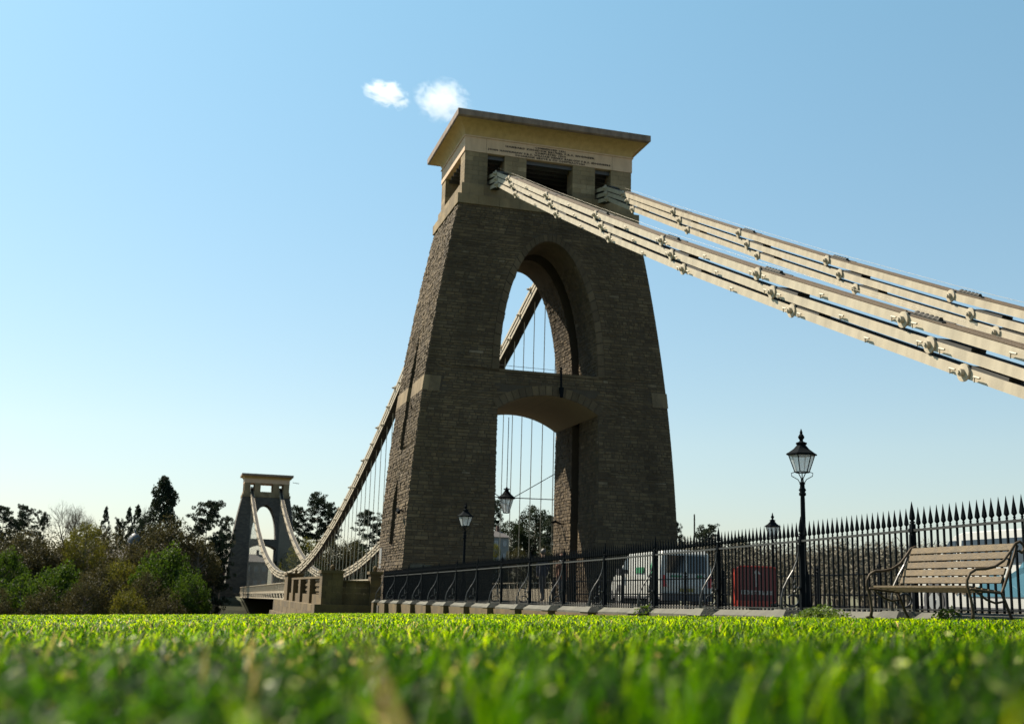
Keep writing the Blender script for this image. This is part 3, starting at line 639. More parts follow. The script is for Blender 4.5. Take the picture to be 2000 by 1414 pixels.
# ------------------------------------------------------------------ terrace wall left of the large tower
def build_terrace():
    W = empty('terrace_wall', (-11.3, -2, -2.6), label='sandstone terrace wall with square piers at the left foot of the large tower', cat='wall'); p = W.location
    bx = lambda nm, m_, *a, **k: relbox(W, nm, m_, *a, **k)
    S, K = MT['sand'], MT['kerb']
    def stack(nm, x0, x1, y0, y1, z0, z1, h, ln):
        nz = max(1, round((z1-z0)/h)); alongy = (y1-y0) > (x1-x0); L = (y1-y0) if alongy else (x1-x0); nl = max(1, round(L/ln))
        for k in range(nz):
            za, zb = z0+(z1-z0)*k/nz+.0015, z0+(z1-z0)*(k+1)/nz-.0015; cuts = [0]+[(i+(.5 if k % 2 else 0)+rnd.uniform(-.1, .1))/nl for i in range(0 if k % 2 else 1, nl)]+[1]
            for a, b_ in zip(cuts[:-1], cuts[1:]):
                d = rnd.uniform(0, .012)
                if alongy: bx(nm, S, x0-d, x1, y0+L*a+.004, y0+L*b_-.004, za, zb, t=rnd.random())
                else: bx(nm, S, x0+L*a+.004, x0+L*b_-.004, y0, y1, za, zb, t=rnd.random())
    # front piers and wall
    stack('pier_block', -11.89, -10.76, -2.0, -.9, -2.0, -.36, .33, .6); bx('pier_cap', S, -11.97, -10.70, -2.08, -.82, -.36, -.20)
    stack('pier_block', -9.28, -8.70, -2.0, -1.2, -2.0, -.34, .33, .6); bx('pier_cap', S, -9.36, -8.62, -2.07, -1.13, -.34, -.20)
    stack('wall_block', -10.75, -9.29, -1.75, -1.35, -2.0, -.78, .30, .5); bx('wall_coping', S, -10.75, -9.29, -1.85, -1.25, -.78, -.69)
    bx('plinth', S, -12.25, -8.75, -2.35, -1.0, -3.4, -1.99)
    # side wall with recessed panels
    bx('side_wall', S, -11.55, -11.2, -.9, 17.2, -3.0, -.62)
    bx('side_coping', S, -11.72, -11.1, -.89, 17.2, -.62, -.50)
    stack('plinth_block', -12.25, -11.1, -.99, 23.5, -2.80, -2.02, .39, 1.5); stack('plinth_block', -12.45, -11.2, -.99, 24, -3.6, -2.81, .39, 1.6); bx('plinth', S, -12.4, -11.2, -.99, 24, -6, -3.61)
    bx('pier', S, -11.95, -10.9, 16.6, 18.8, -2.1, -.30); bx('pier_cap', S, -12.03, -10.82, 16.5, 18.9, -.30, -.16)
    for y in (3.1, 8.2, 12.6):
        bx('buttress', S, -11.95, -11.54, y, y+1.1, -2.02, -.66)
    for y0, y1 in ((-.9, 3.1), (4.2, 8.2), (9.3, 12.6), (13.7, 16.6)):
        for k in range(6): bx('panel_course', S, -11.60-.05*(k % 2), -11.54, y0+.05, y1-.05, -1.46+k*.14, -1.34+k*.14, t=.5)
        bx('panel_base', S, -11.80, -11.54, y0+.02, y1-.02, -2.02, -1.5)
    for x, y in ((-11.3, -1.45), (-11.3, 17.7), (-9.0, -1.6)):
        q = MB(); q.lathe([(.05, 0), (.10, .02), (.05, .05), (.11, .12), (.12, .18), (.08, .26), (.02, .31)], (x-p.x, y-p.y, -.2-p.z), 10); q.build('pier_finial', MT['sand'], W, smooth=True)
build_terrace()

# ------------------------------------------------------------------ iron railing along the lawn
FX = -8.80
POST = [-49.06 + 3.26*k for k in range(-4, 15)]   # post positions along Y
def kz(y): return float(np.interp(y, [-95, -51.3, -37.3, -2, 10], [-1.26, -1.29, -1.465, -1.69, -1.7]))
def rz_(y): return kz(y) + 1.215
def build_fence():
    F = empty('iron_railing', (FX, POST[0], kz(POST[0])), label='black iron railing with spear tops running from the right edge to the large tower', cat='railing'); p = F.location
    def spear(q, s=1.0, body=None):
        q.lathe([(.012, 0), (.026, .012), (.012, .03), (.022*s, .05), (.012, .065), (.040*s, .10), (.033*s, .15), (.016*s, .25), (.002, .345*s)], (0, 0, 0), 6)
    q = MB(); q.box(-.013, .013, -.013, .013, -1.215, .03); spear(q); 
    # spear shifted to the top of the bar
    bar = q.mesh('railing_bar', MT['black'])
    q = MB(); q.box(-.034, .034, -.034, .034, -1.215, .10)
    n0 = len(q.v); q.lathe([(.02, .10), (.045, .12), (.02, .15), (.04, .165), (.044, .19), (.036, .26), (.018, .36), (.002, .44)], (0, 0, 0), 8); q.box(-.045, .045, -.045, .045, -.03, .03)
    post = q.mesh('railing_post', MT['black'])
    # S-shaped stay with a scroll, on the lawn side of every post
    pts = [(-.05, -.06), (-.055, -.20), (-.09, -.35), (-.17, -.52), (-.28, -.68), (-.37, -.84), (-.41, -1.0), (-.42, -1.12), (-.40, -1.22)]
    q = MB(); q.tube([(x, 0, z) for x, z in pts], [.016]*6+[.02, .024, .028], 6)
    sc = [(-.40+.0, -.95)] ; c = (-.20, -1.03); spr = []
    for k in range(15):
        a = math.pi*(1.05+k*.13); r = .17-.0062*k; spr.append((c[0]+r*math.cos(a), 0, c[1]+r*math.sin(a)*.8))
    q.tube(spr, .017, 6); q.lathe([(.02, -.03), (.03, 0), (.02, .03)], (-.06, 0, -.83), 8); q.lathe([(.012, -.2), (.03, -.17), (.012, -.14), (.03, -.1), (.012, -.05), (.028, -.01), (.01, .05)], (-.14, 0, -.72), 8)
    stay = q.mesh('scroll_stay', MT['black_rail'])
    bars = []
    for a, b in zip(POST[:-1], POST[1:]):
        for k in range(1, 22): bars.append(a+(b-a)*k/22)
    bars.sort()
    near = [y for y in bars if y > -56][:300]; rest = [y for y in bars if y not in set(near)]
    for y in near: inst('railing_bar', bar, F, (0, y-p.y, rz_(y)-p.z), sc=(1, 1, 1))
    q = MB()
    vs = [tuple(v.co) for v in bar.vertices]; fs = [tuple(f.vertices) for f in bar.polygons]
    for y in rest: q.add([(v[0], v[1]+y-p.y, v[2]+rz_(y)-p.z) for v in vs], fs)
    q.build('distant_bars', MT['black'], F, kind='stuff')
    for y in POST:
        inst('railing_post', post, F, (0, y-p.y, rz_(y)-p.z)); inst('scroll_stay', stay, F, (0, y-p.y, rz_(y)-p.z))
    def rail(dz, w, h, nm, ya=POST[0], yb=-2.0):
        q = MB(); ys = np.linspace(ya, yb, 24); vs = []
        for y in ys: z = rz_(y)+dz; vs += [(-w, y-p.y, z-h-p.z), (w, y-p.y, z-h-p.z), (w, y-p.y, z+h-p.z), (-w, y-p.y, z+h-p.z)]
        q.add(vs, [(4*i+a, 4*i+(a+1) % 4, 4*(i+1)+(a+1) % 4, 4*(i+1)+a) for i in range(23) for a in range(4)] + [(3, 2, 1, 0), (92, 93, 94, 95)]); q.build(nm, MT['black_rail'], F)
    rail(0, .027, .017, 'top_rail'); rail(-1.17, .022, .010, 'bottom_rail')
    return F
build_fence()
def build_kerb():
    K = empty('railing_kerb', (FX, POST[0], kz(POST[0])), label='pale chamfered stone kerb under the iron railing with dark post blocks', cat='kerb'); p = K.location
    for a, b in zip(POST[:-1], POST[1:]):
        n = 2; 
        for k in range(n):
            y0, y1 = a+.3+(b-a-.6)*k/n, a+.3+(b-a-.6)*(k+1)/n; z0, z1 = kz(y0), kz(y1); g0 = lawn_z(-9.4, y0)-.5; q = MB()
            q.add([(-9.10-p.x, y-p.y, zz-p.z) for y, zz in ((y0+.006, z0-.105), (y1-.006, z1-.105))] + [(-8.92-p.x, y-p.y, zz-p.z) for y, zz in ((y0+.006, z0), (y1-.006, z1))] +
                  [(-8.52-p.x, y-p.y, zz-p.z) for y, zz in ((y0+.006, z0), (y1-.006, z1))] + [(-8.52-p.x, y-p.y, g0-p.z) for y in (y0+.006, y1-.006)] + [(-9.10-p.x, y-p.y, zz-p.z) for y, zz in ((y0+.006, z0-.19), (y1-.006, z1-.19))] + [(-9.10-p.x, y-p.y, g0-p.z) for y in (y0+.006, y1-.006)],
                  [(1, 0, 2, 3), (3, 2, 4, 5), (5, 4, 6, 7), (0, 1, 9, 8), (8, 9, 11, 10), (0, 8, 10, 6, 4, 2), (3, 5, 7, 11, 9, 1)])
            q.build('coping_stone', MT['kerb'], K)
        g0, g1 = lawn_z(-9.4, a)-.4, 0; q = MB(); y0, y1 = a+.32, b-.32
        q.hexa([(-9.16-p.x, y0-p.y, g0-p.z), (-9.08-p.x, y0-p.y, g0-p.z), (-9.08-p.x, y1-p.y, g0-p.z), (-9.16-p.x, y1-p.y, g0-p.z), (-9.16-p.x, y0-p.y, kz(y0)-.16-p.z), (-9.08-p.x, y0-p.y, kz(y0)-.16-p.z), (-9.08-p.x, y1-p.y, kz(y1)-.16-p.z), (-9.16-p.x, y1-p.y, kz(y1)-.16-p.z)])
        q.build('front_stone', MT['sand'], K)
    for a in POST:
        g = lawn_z(-9.4, a)-.4; z = kz(a); q = MB(); x0, x1 = -9.36-p.x, -8.5-p.x; y = a-p.y; zt = z+.012-p.z
        q.hexa([(x0, y-.29, g-p.z), (x1, y-.29, g-p.z), (x1, y+.29, g-p.z), (x0, y+.29, g-p.z), (x0, y-.29, zt-.14), (x1, y-.29, zt-.14), (x1, y+.29, zt-.14), (x0, y+.29, zt-.14)])
        q.build('post_block', MT['sand'], K)
        q = MB(); q.hexa([(x0-.02, y-.31, zt-.139), (x1, y-.31, zt-.139), (x1, y+.31, zt-.139), (x0-.02, y+.31, zt-.139), (x0+.12, y-.2, zt), (x1, y-.2, zt), (x1, y+.2, zt), (x0+.12, y+.2, zt)]); q.build('post_block_cap', MT['kerb'], K)
build_kerb()

# ------------------------------------------------------------------ street lamps
def make_lamp():
    L = empty('street_lamp', (0, 0, 0))
    H = 2.88
    q = MB(); q.lathe([(.17, 0), (.17, .25), (.13, .3), (.12, .7), (.14, .74), (.10, .8), (.075, .9), (.085, .95), (.065, 1.0), (.055, H-.35), (.05, H-.28), (.085, H-.25), (.085, H-.21), (.06, H-.18), (.09, H-.13), (.06, H-.08), (.055, H), (.075, H+.02), (.05, H+.06)], n=12); q.build('post', MT['black'], L, smooth=True)
    q = MB()
    for k in range(4):
        a = math.pi/4 + k*math.pi/2; c, s = math.cos(a), math.sin(a); q.tube([(c*.03, s*.03, H), (c*.10, s*.10, H+.12), (c*.24, s*.24, H+.2), (c*.25, s*.25, H+.27), (c*.16, s*.16, H+.30)], .010, 5)
        q.tube([(c*.03, s*.03, H+.02), (c*.02, s*.02, H+.14), (c*.09, s*.09, H+.29)], .012, 5)
    q.build('bracket', MT['black'], L)
    z0, z1 = H+.29, H+.70; n = 6
    def hexr(r, k, z): a = math.pi/6+k*math.pi/3; return (r*math.cos(a), r*math.sin(a), z)
    q = MB()
    for k in range(n):
        q.tube([hexr(.17, k, z0), hexr(.315, k, z1)], .012, 4); q.tube([hexr(.17, k, z0), hexr(.17, k+1, z0)], .013, 4); q.tube([hexr(.315, k, z1), hexr(.315, k+1, z1)], .016, 4)
    q.build('lantern_frame', MT['black'], L)
    for k in range(n):
        q = MB(); q.add([hexr(.166, k, z0), hexr(.166, k+1, z0), hexr(.310, k+1, z1), hexr(.310, k, z1)], [(0, 1, 2, 3)]); q.build('pane', MT['glass'], L)
    q = MB(); q.lathe([(.37, z1), (.37, z1+.03), (.30, z1+.07), (.19, z1+.15), (.12, z1+.23), (.10, z1+.26)], n=6, rot=math.pi/6); q.lathe([(.10, z1+.24), (.13, z1+.27), (.13, z1+.30), (.05, z1+.33), (.04, z1+.37), (.07, z1+.41), (.075, z1+.45), (.03, z1+.52), (.035, z1+.55), (.004, z1+.64)], n=8)
    q.build('lantern_roof', MT['black'], L)
    return L
lamp = make_lamp()
lamps = [((-6.45, -41.9), .92, 'tall black street lamp in front of the sky, right of the tower behind the railing'),
         ((6.3, -17.6), 1.0, 'black street lamp on the far footpath whose lantern alone rises above the railing'),
         ((-6.5, -11.5), 1.07, 'black street lamp standing before the dark left pier of the large tower')]
for i, ((x, y), s, lb) in enumerate(lamps):
    o = lamp if i == 0 else copy_tree(lamp)
    o.location = (x, y, road_z(y)+.11); o.scale = (s, s, s); o.rotation_euler = (0, 0, R(14)); tag(o, lb, 'street lamp', 'black street lamps along the approach')
# lantern hanging in the archway on stays
def hanging():
    L = empty('hanging_lantern', (0.0, 4.3, 3.75), label='large lantern hung on rods in the middle of the road archway', cat='lantern'); n = 8
    def hx(r, k, z): a = math.pi/n+k*2*math.pi/n; return (r*math.cos(a), r*math.sin(a), z)
    q = MB()
    for k in range(n):
        q.tube([hx(.18, k, 0), hx(.44, k, .9)], .022, 4); q.tube([hx(.18, k, 0), hx(.18, k+1, 0)], .022, 4); q.tube([hx(.44, k, .9), hx(.44, k+1, .9)], .03, 4)
    q.build('lantern_frame', MT['black'], L)
    for k in range(n): q = MB(); q.add([hx(.17, k, 0), hx(.17, k+1, 0), hx(.43, k+1, .9), hx(.43, k, .9)], [(0, 1, 2, 3)]); q.build('pane', MT['glass'], L)
    q = MB(); q.lathe([(.56, .88), (.56, .95), (.42, 1.05), (.25, 1.2), (.15, 1.35), (.12, 1.42), (.2, 1.46), (.2, 1.5), (.08, 1.52), (.05, 1.6)], n=12); q.build('lantern_roof', MT['black'], L)
    q = MB(); q.tube([(0, 0, 1.5), (0, 0, 6.0)], .025, 5)
    for s in (-1, 1): q.tube([(s*.5, 0, 1.0), (s*3.1, -.3, 2.6)], .025, 5); q.tube([(s*.5, 0, .95), (s*3.1, -.3, .95)], .03, 5)
    q.build('tie_rod', MT['black'], L)
hanging()

# ------------------------------------------------------------------ bench on the lawn
def build_bench():
    y0, y1 = -51.83, -49.66; g = lawn_z(-9.6, -50.2)-.01
    B = empty('park_bench', (-9.6, -50.74, g), label='wooden slatted park bench with curling iron arms in front of the railing', cat='bench'); p = B.location
    # cross-section in (x, z): front edge at x=-9.95
    def slat(x, z, w, t, ang, nm, ti):
        q = MB(); c, s = math.cos(ang), math.sin(ang); pts = []
        for a, b in ((-w/2, -t/2), (w/2, -t/2), (w/2, t/2), (-w/2, t/2)): pts.append((x+a*c-b*s, z+a*s+b*c))
        k = len(pts); vs = [(a-p.x, y-p.y, b-p.z) for y in (y0+.03, y1-.03) for a, b in pts]
        q.add(vs, [(i, (i+1) % 4, 4+(i+1) % 4, 4+i) for i in range(4)] + [(3, 2, 1, 0), (4, 5, 6, 7)], ti); q.build(nm, MT['wood'], B)
    zs = g+.45
    for i in range(5): slat(-9.93+.095*i, zs-.012*i, .078, .026, -.10, 'seat_slat', rnd.random())
    for i in range(5): slat(-9.475+.050*i, zs+.10+.105*i, .088, .024, R(68), 'back_slat', rnd.random())
    for y in (y0, y1):
        q = MB(); e = .018
        arm = [(-9.98, g+.02), (-9.955, g+.12), (-9.975, g+.30), (-10.02, g+.45), (-10.02, g+.53), (-9.97, g+.62), (-9.88, g+.67), (-9.74, g+.68), (-9.60, g+.71), (-9.46, g+.79), (-9.36, g+.90), (-9.27, g+1.01), (-9.20, g+1.04), (-9.145, g+1.0), (-9.14, g+.94), (-9.18, g+.90), (-9.22, g+.925)]
        q.tube([(x-p.x, y-p.y, z-p.z) for x, z in arm], [.024, .022]+[.019]*15, 6)
        q.tube([(x-p.x, y-p.y, z-p.z) for x, z in ((-10.05, g+.02), (-9.98, g+.03), (-9.94, g+.02))], .022, 6); q.build('arm_frame', MT['bench_iron'], B, smooth=True)
        q = MB()
        q.tube([(x-p.x, y-p.y, z-p.z) for x, z in ((-9.98, g+.425), (-9.75, g+.40), (-9.52, g+.385), (-9.47, g+.48), (-9.36, g+.72), (-9.24, g+.99))], .018, 6)
        q.tube([(x-p.x, y-p.y, z-p.z) for x, z in ((-9.52, g+.39), (-9.46, g+.25), (-9.40, g+.1), (-9.33, g))], .02, 6)
        q.tube([(x-p.x, y-p.y, z-p.z) for x, z in ((-9.9, g+.40), (-9.75, g+.3), (-9.62, g+.26), (-9.5, g+.28))], .015, 6); q.build('leg_frame', MT['bench_iron'], B, smooth=True)
build_bench()

# ------------------------------------------------------------------ post-and-rail guard between path and road
def build_guard():
    G = empty('guard_rail', (-5.6, -43.5, road_z(-43)+.11), label='low black guard rail with two bars between footpath and vehicles', cat='guard rail'); p = G.location
    y = -43.4; ys = []
    while y < -20: ys.append(y); y += 2.35
    q = MB(); q.lathe([(.045, 0), (.045, .78), (.06, .80), (.03, .83), (.055, .88), (.03, .93), (.005, .95)], n=8); pm = q.mesh('guard_post', MT['black'])
    for y in ys: inst('guard_post', pm, G, (0, y-p.y, road_z(y)+.11-p.z))
    for dz in (.73, .30, .06):
        q = MB(); q.tube([(0, y-p.y, road_z(y)+.11+dz-p.z) for y in ys], .02, 6); q.build('rail', MT['black'], G)
build_guard()

# ------------------------------------------------------------------ vehicles
def build_van(name, x, yr, z, Lg, W, H, label, style):
    """rear at yr, nose towards +Y; x = left side"""
    V = empty(name, (x+W/2, yr+Lg/2, z), label=label, cat='van'); hl, hw = Lg/2, W/2
    lo = .16 if style == 'camper' else .32; prof = [(-hl, lo), (-hl-.02, .75), (-hl+.03, H*.62), (-hl+.10, H*.93), (-hl+.25, H), (hl-1.75, H), (hl-1.45, H*.965), (hl-.75, H*.63), (hl-.12, H*.52), (hl, H*.42), (hl, lo)]
    q = MB(); n = len(prof); rings = []
    xs = [-hw, -hw+.04, hw-.04, hw]
    def tumble(xx, zz): f = max(0, (zz-H*.55)/(H*.45)); return xx*(1-.10*f)
    for xx, ins in ((-hw, .03), (-hw+.05, 0), (hw-.05, 0), (hw, .03)):
        rings.append([(tumble(xx, zz), yy*(1-ins/hl), zz-(ins if zz > H*.9 else 0)) for yy, zz in prof])
    for r_ in rings: q.v += r_
    for i in range(3):
        for k in range(n): q.f.append((i*n+k, (i+1)*n+k, (i+1)*n+(k+1) % n, i*n+(k+1) % n)); q.t.append(.5)
    q.f += [tuple(range(n)), tuple(range(4*n-1, 3*n-1, -1))]; q.t += [.5, .5]
    q.build('body', MT['white'], V)
    def patch(nm, m_, side, pts, off=.012, thick=.012):     # polygon on the side (side=-1/1) or the rear (side=0)
        q = MB()
        if side: inner = [(side*(abs(tumble(hw, zz))+off-thick), yy, zz) for yy, zz in pts]; outer = [(side*(abs(tumble(hw, zz))+off), yy, zz) for yy, zz in pts]
        else: inner = [(xx, -hl+rear(zz)-off+thick, zz) for xx, zz in pts]; outer = [(xx, -hl+rear(zz)-off, zz) for xx, zz in pts]
        n = len(pts); q.add(inner+outer, [tuple(range(n, 2*n))] + [(i, (i+1) % n, n+(i+1) % n, n+i) for i in range(n)]); q.build(nm, m_, V)
    def rear(zz): return float(np.interp(zz, [.32, .75, H*.62, H*.93], [0, -.02, .03, .10]))
    for side in (-1, 1):
        patch('side_window', MT['glass_dark'], side, [(hl-1.55, H*.60), (hl-.90, H*.60), (hl-1.32, H*.90), (hl-1.55, H*.90)])
        if style == 'camper': patch('side_window', MT['glass_dark'], side, [(-hl+.5, H*.62), (hl-1.75, H*.62), (hl-1.75, H*.90), (-hl+.5, H*.90)])
        patch('sill_strip', MT['dark'], side, [(-hl+.05, lo-.02), (hl-.1, lo-.02), (hl-.1, lo+.06), (-hl+.05, lo+.06)], .016)
    # windscreen
    q = MB(); w = hw*.88; q.add([(-w, hl-.73, H*.65), (w, hl-.73, H*.65), (w*.92, hl-1.40, H*.955), (-w*.92, hl-1.40, H*.955)], [(0, 1, 2, 3)])
    q.v = [(a, b+.022, c+.022) for a, b, c in q.v]; q.build('windscreen', MT['glass_dark'], V)
    patch('rear_window', MT['glass_dark'], 0, [(-hw*.78, H*.60), (-.03, H*.60), (-.03, H*.90), (-hw*.74, H*.90)]); patch('rear_window', MT['glass_dark'], 0, [(.03, H*.60), (hw*.78, H*.60), (hw*.74, H*.90), (.03, H*.90)])
    for s in (-1, 1): patch('tail_light', MT['red_lens'], 0, [(s*hw*.80, .70), (s*hw*.97, .70), (s*hw*.955, H*.56), (s*hw*.83, H*.56)][::s], .02, .03)
    patch('number_plate', MT['plate'], 0, [(-.26, .55), (.26, .55), (.26, .66), (-.26, .66)], .03)
    q = MB(); q.box(-hw-.01, hw+.01, -hl-.08, -hl+.1, .25, .5); q.build('rear_bumper', MT['dark'], V)
    q = MB(); q.box(-hw-.01, hw+.01, hl-.12, hl+.06, .25, .55); q.build('front_bumper', MT['dark'], V)
    for s in (-1, 1):
        q = MB(); q.box(*sorted((s*hw*.70, s*hw*.98)), hl-.10, hl+.03, .58, .74); q.build('headlight', MT['glass'], V)
        q = MB(); q.box(*sorted((s*hw, s*(hw+.18))), hl-1.15, hl-.95, H*.56, H*.68); q.build('wing_mirror', MT['dark'], V)
    r = .33
    for s in (-1, 1):
        for yy in (-hl+.75, hl-.82):
            q = MB(); q.disc((yy, .34), .43, *sorted((s*(hw-.2), s*(hw+.006))), n=18); q.build('wheel_arch', MT['dark'], V)
            q = MB(); q.disc((yy, r), r, *sorted((s*(hw-.18), s*(hw+.02))), n=20); w_ = q.build('wheel', MT['tyre'], V); q = MB(); q.disc((yy, r), r*.62, *sorted((s*(hw+.02), s*(hw+.035))), n=12); q.disc((yy, r), .06, *sorted((s*(hw+.035), s*(hw+.05))), n=8); q.build('rim', MT['rim'], w_)
    return V, patch, hl, hw
zv = road_z(-27)
V, patch, hl, hw = build_van('parked_van', -4.1, -28.9, zv+.005, 4.5, 1.85, 1.93, 'white panel van with green lettering seen from behind through the railing', 'panel')
patch('green_decal', MT['green_film'], -1, [(-hl+.55, 1.10), (-hl+1.0, 1.10), (-hl+.85, 1.62), (-hl+.62, 1.62)], .016); patch('green_decal', MT['green_film'], -1, [(-hl+1.5, 1.15), (-hl+2.2, 1.15), (-hl+2.2, 1.35), (-hl+1.5, 1.35)], .016)
patch('green_decal', MT['green_film'], 0, [(.35, 1.02), (.62, 1.02), (.60, 1.10), (.36, 1.10)], .02); patch('green_decal', MT['green_film'], 0, [(-.60, 1.02), (-.2, 1.02), (-.2, 1.08), (-.60, 1.08)], .02)
zv = road_z(-43)
V, patch, hl, hw = build_van('parked_van', -2.75, -45.6, zv+.005, 5.1, 1.9, 1.86, 'white and teal van behind the bench at the right edge of the picture', 'camper')
for tri in ([(-hl+.1, .45), (-hl+2.9, .45), (-hl+1.5, 1.02), (-hl+1.25, 1.3), (-hl+.1, 1.35)], ): patch('teal_graphic', MT['teal'], -1, tri, .014)
patch('teal_graphic', MT['teal'], -1, [(-hl+1.3, .45), (-hl+3.1, .45), (-hl+2.25, .98)], .018)
me = text_mesh('STEINER', .20, .004, 'van_lettering', MT['board']); o = inst('van_lettering', me, V, (-hw-.018, hl-1.95, .50)); o.rotation_euler = (math.pi/2, 0, -math.pi/2)
q = MB()   # dark leaping figure above the lettering
fig = [(-.02, .35), (.04, .30), (.16, .36), (.28, .34), (.16, .30), (.05, .20), (.02, .10), (-.06, -.04), (-.05, -.18), (-.10, -.02), (-.16, -.14), (-.12, .05), (-.06, .18), (-.20, .22), (-.08, .26)]
q.add([(-hw-.020, hl-1.80-a*.9, .88+b*.9) for a, b in fig], [tuple(range(len(fig)))]); q.build('figure_emblem', MT['coat'], V)
# tail and traffic cone-like marker post near the bench
# ------------------------------------------------------------------ pedestrian sign board on a red plastic barrier
def build_sign():
    g = road_z(-43)+.11; S = empty('pedestrian_sign', (-8.14, -42.9, g), label='dark red pedestrians sign board with a white arrow, standing behind the railing', cat='sign'); S.rotation_euler = (0, 0, R(-4)); 
    W, H = .86, .80; q = MB(); pts = []
    for cx, cz, a0 in ((W/2-.07, H-.07, 0), (-W/2+.07, H-.07, 90), (-W/2+.07, .16, 180), (W/2-.07, .16, 270)):
        for k in range(4): a = R(a0+30*k); pts.append((cx+.07*math.cos(a), cz+.07*math.sin(a)))
    n = len(pts)
    q.add([(a, -.02, b) for a, b in pts]+[(a, .03, b) for a, b in pts], [tuple(range(n)), tuple(range(2*n-1, n-1, -1))]+[(i, n+i, n+(i+1) % n, (i+1) % n) for i in range(n)]); q.build('board', MT['red_panel'], S)
    q = MB()
    q.tube([(a*.985, -.03, b) for a, b in pts]+[(pts[0][0]*.985, -.03, pts[0][1])], .016, 5); q.build('board_rim', MT['red_plastic'], S)
    q = MB(); q.box(-W/2-.04, W/2-.18, -.12, .1, 0, .12); q.box(-W/2-.05, -W/2-.005, -.03, .06, .05, H-.04); q.build('barrier_foot', MT['red_plastic'], S)
    q = MB(); q.box(-.03, .03, -.028, -.0225, .40, .70); q.add([(-.10, -.026, .63), (0, -.026, .76), (.10, -.026, .63), (0.0, -.026, .67)], [(0, 3, 2, 1)]); q.build('arrow', MT['lettering'], S)
    me = text_mesh('PEDESTRIANS', .10, .003, 'sign_lettering', MT['lettering']); o = inst('sign_lettering', me, S, (0, -.026, .25)); o.rotation_euler = (math.pi/2, 0, 0)
    c = np.zeros(len(me.vertices)*3); me.vertices.foreach_get('co', c); c = c.reshape(-1, 3); c[:, 0] *= .70/(c[:, 0].max()-c[:, 0].min()); me.vertices.foreach_set('co', c.ravel())
build_sign()
q = MB(); q.lathe([(.05, 0), (.04, 4.7), (.02, 4.75)], n=8); q.build('sign_pole', MT['bench_iron'], None, (6.5, -9.0, -1.55), label='thin bare pole rising above the railing right of the large tower', cat='pole')

# ------------------------------------------------------------------ people on the footpath
def person(name, x, y, z, rz, height, coat, hair, label):
    P = empty(name, (x, y, z), rz, label=label, cat='person', group='people walking on the footpath'); k = height/1.75
    J = {'pel': (0, 0, .93), 'wa': (0, 0, 1.08), 'ch': (0, .01, 1.28), 'nk': (0, .015, 1.46), 'hd0': (0, .03, 1.55), 'hd': (0, .04, 1.64), 'top': (0, .03, 1.70)}
    V = [J[n] for n in J]; E = [(0, 1), (1, 2), (2, 3), (3, 4), (4, 5), (5, 6)]; Rr = [(.15, .11), (.14, .10), (.165, .11), (.06, .06), (.07, .085), (.080, .098), (.055, .065)]
    for s in (-1, 1):
        a = len(V); V += [(s*.17, 0, 1.40), (s*.215, -.03*s, 1.13), (s*.21, .06+.04*s, .90), (s*.20, .10+.04*s, .80)]; E += [(2, a), (a, a+1), (a+1, a+2), (a+2, a+3)]; Rr += [(.065, .065), (.048, .048), (.036, .036), (.040, .024)]
        a = len(V); V += [(s*.09, 0, .86), (s*.095, .05*s+.03, .48), (s*.10, .16*s-.02, .09), (s*.10, .16*s+.13, .035)]; E += [(0, a), (a, a+1), (a+1, a+2), (a+2, a+3)]; Rr += [(.09, .09), (.058, .06), (.042, .045), (.045, .03)]
    me = bpy.data.meshes.new('body'); me.from_pydata([(a*k, b*k, c*k) for a, b, c in V], E, [])
    o = bpy.data.objects.new('body', me); COL.objects.link(o); md = o.modifiers.new('s', 'SKIN'); o.modifiers.new('d', 'SUBSURF').levels = 2
    for i, r in enumerate(Rr): me.skin_vertices[0].data[i].radius = (r[0]*k, r[1]*k)
    me.skin_vertices[0].data[0].use_root = True
    dg = bpy.context.evaluated_depsgraph_get(); dg.update(); m2 = bpy.data.meshes.new_from_object(o.evaluated_get(dg)); bpy.data.objects.remove(o)
    m2.materials.clear(); m2.materials.append(MT['skin']); m2.materials.append(MT[coat]); m2.materials.append(MT['dark'])
    for f in m2.polygons:
        c = f.center/k
        hand = abs(c.x) > .17 and c.z < .84
        f.material_index = 0 if (c.z > 1.49 or hand) else (1 if c.z > .86 or (abs(c.x) > .17 and c.z > .8) else 2); f.use_smooth = True
    inst('body', m2, P)
    q = MB(); vs = []
    q.lathe([(.006, -.10), (.075, -.07), (.098, -.01), (.096, .04), (.070, .09), (.02, .115)], (0, 0, 0), 12); q.v = [(a, b*1.15-.012, c) if b > 0 else (a, b*1.2-.012, c*1.15) for a, b, c in q.v]
    h = q.build('hair', MT[hair], P, (0, .02*k, 1.665*k), smooth=True)
    q = MB(); q.tube([(0, .13, 1.62), (0, .155, 1.60), (0, .13, 1.585)], [.008, .014, .008], 6); q.build('nose', MT['skin'], P)
    q = MB()
    for k2 in range(10):
        a = 2*math.pi*k2/10; b = 2*math.pi*(k2+1)/10; q.tube([(.075*math.cos(a), .015+.075*math.sin(a), 1.48), (.075*math.cos(b), .015+.075*math.sin(b), 1.48)], .014, 5)
    q.build('collar', MT['shirt'], P)
person('person', -7.0, -25.2, road_z(-25)+.11, R(20), 1.80, 'coat', 'hair_dark', 'dark-haired person in a navy coat with pale collar behind the railing, before the archway')
person('person', -5.9, -24.0, road_z(-24)+.11, R(190), 1.68, 'coat2', 'hair_red', 'auburn-haired person in a rust coat behind the railing, before the right pier')

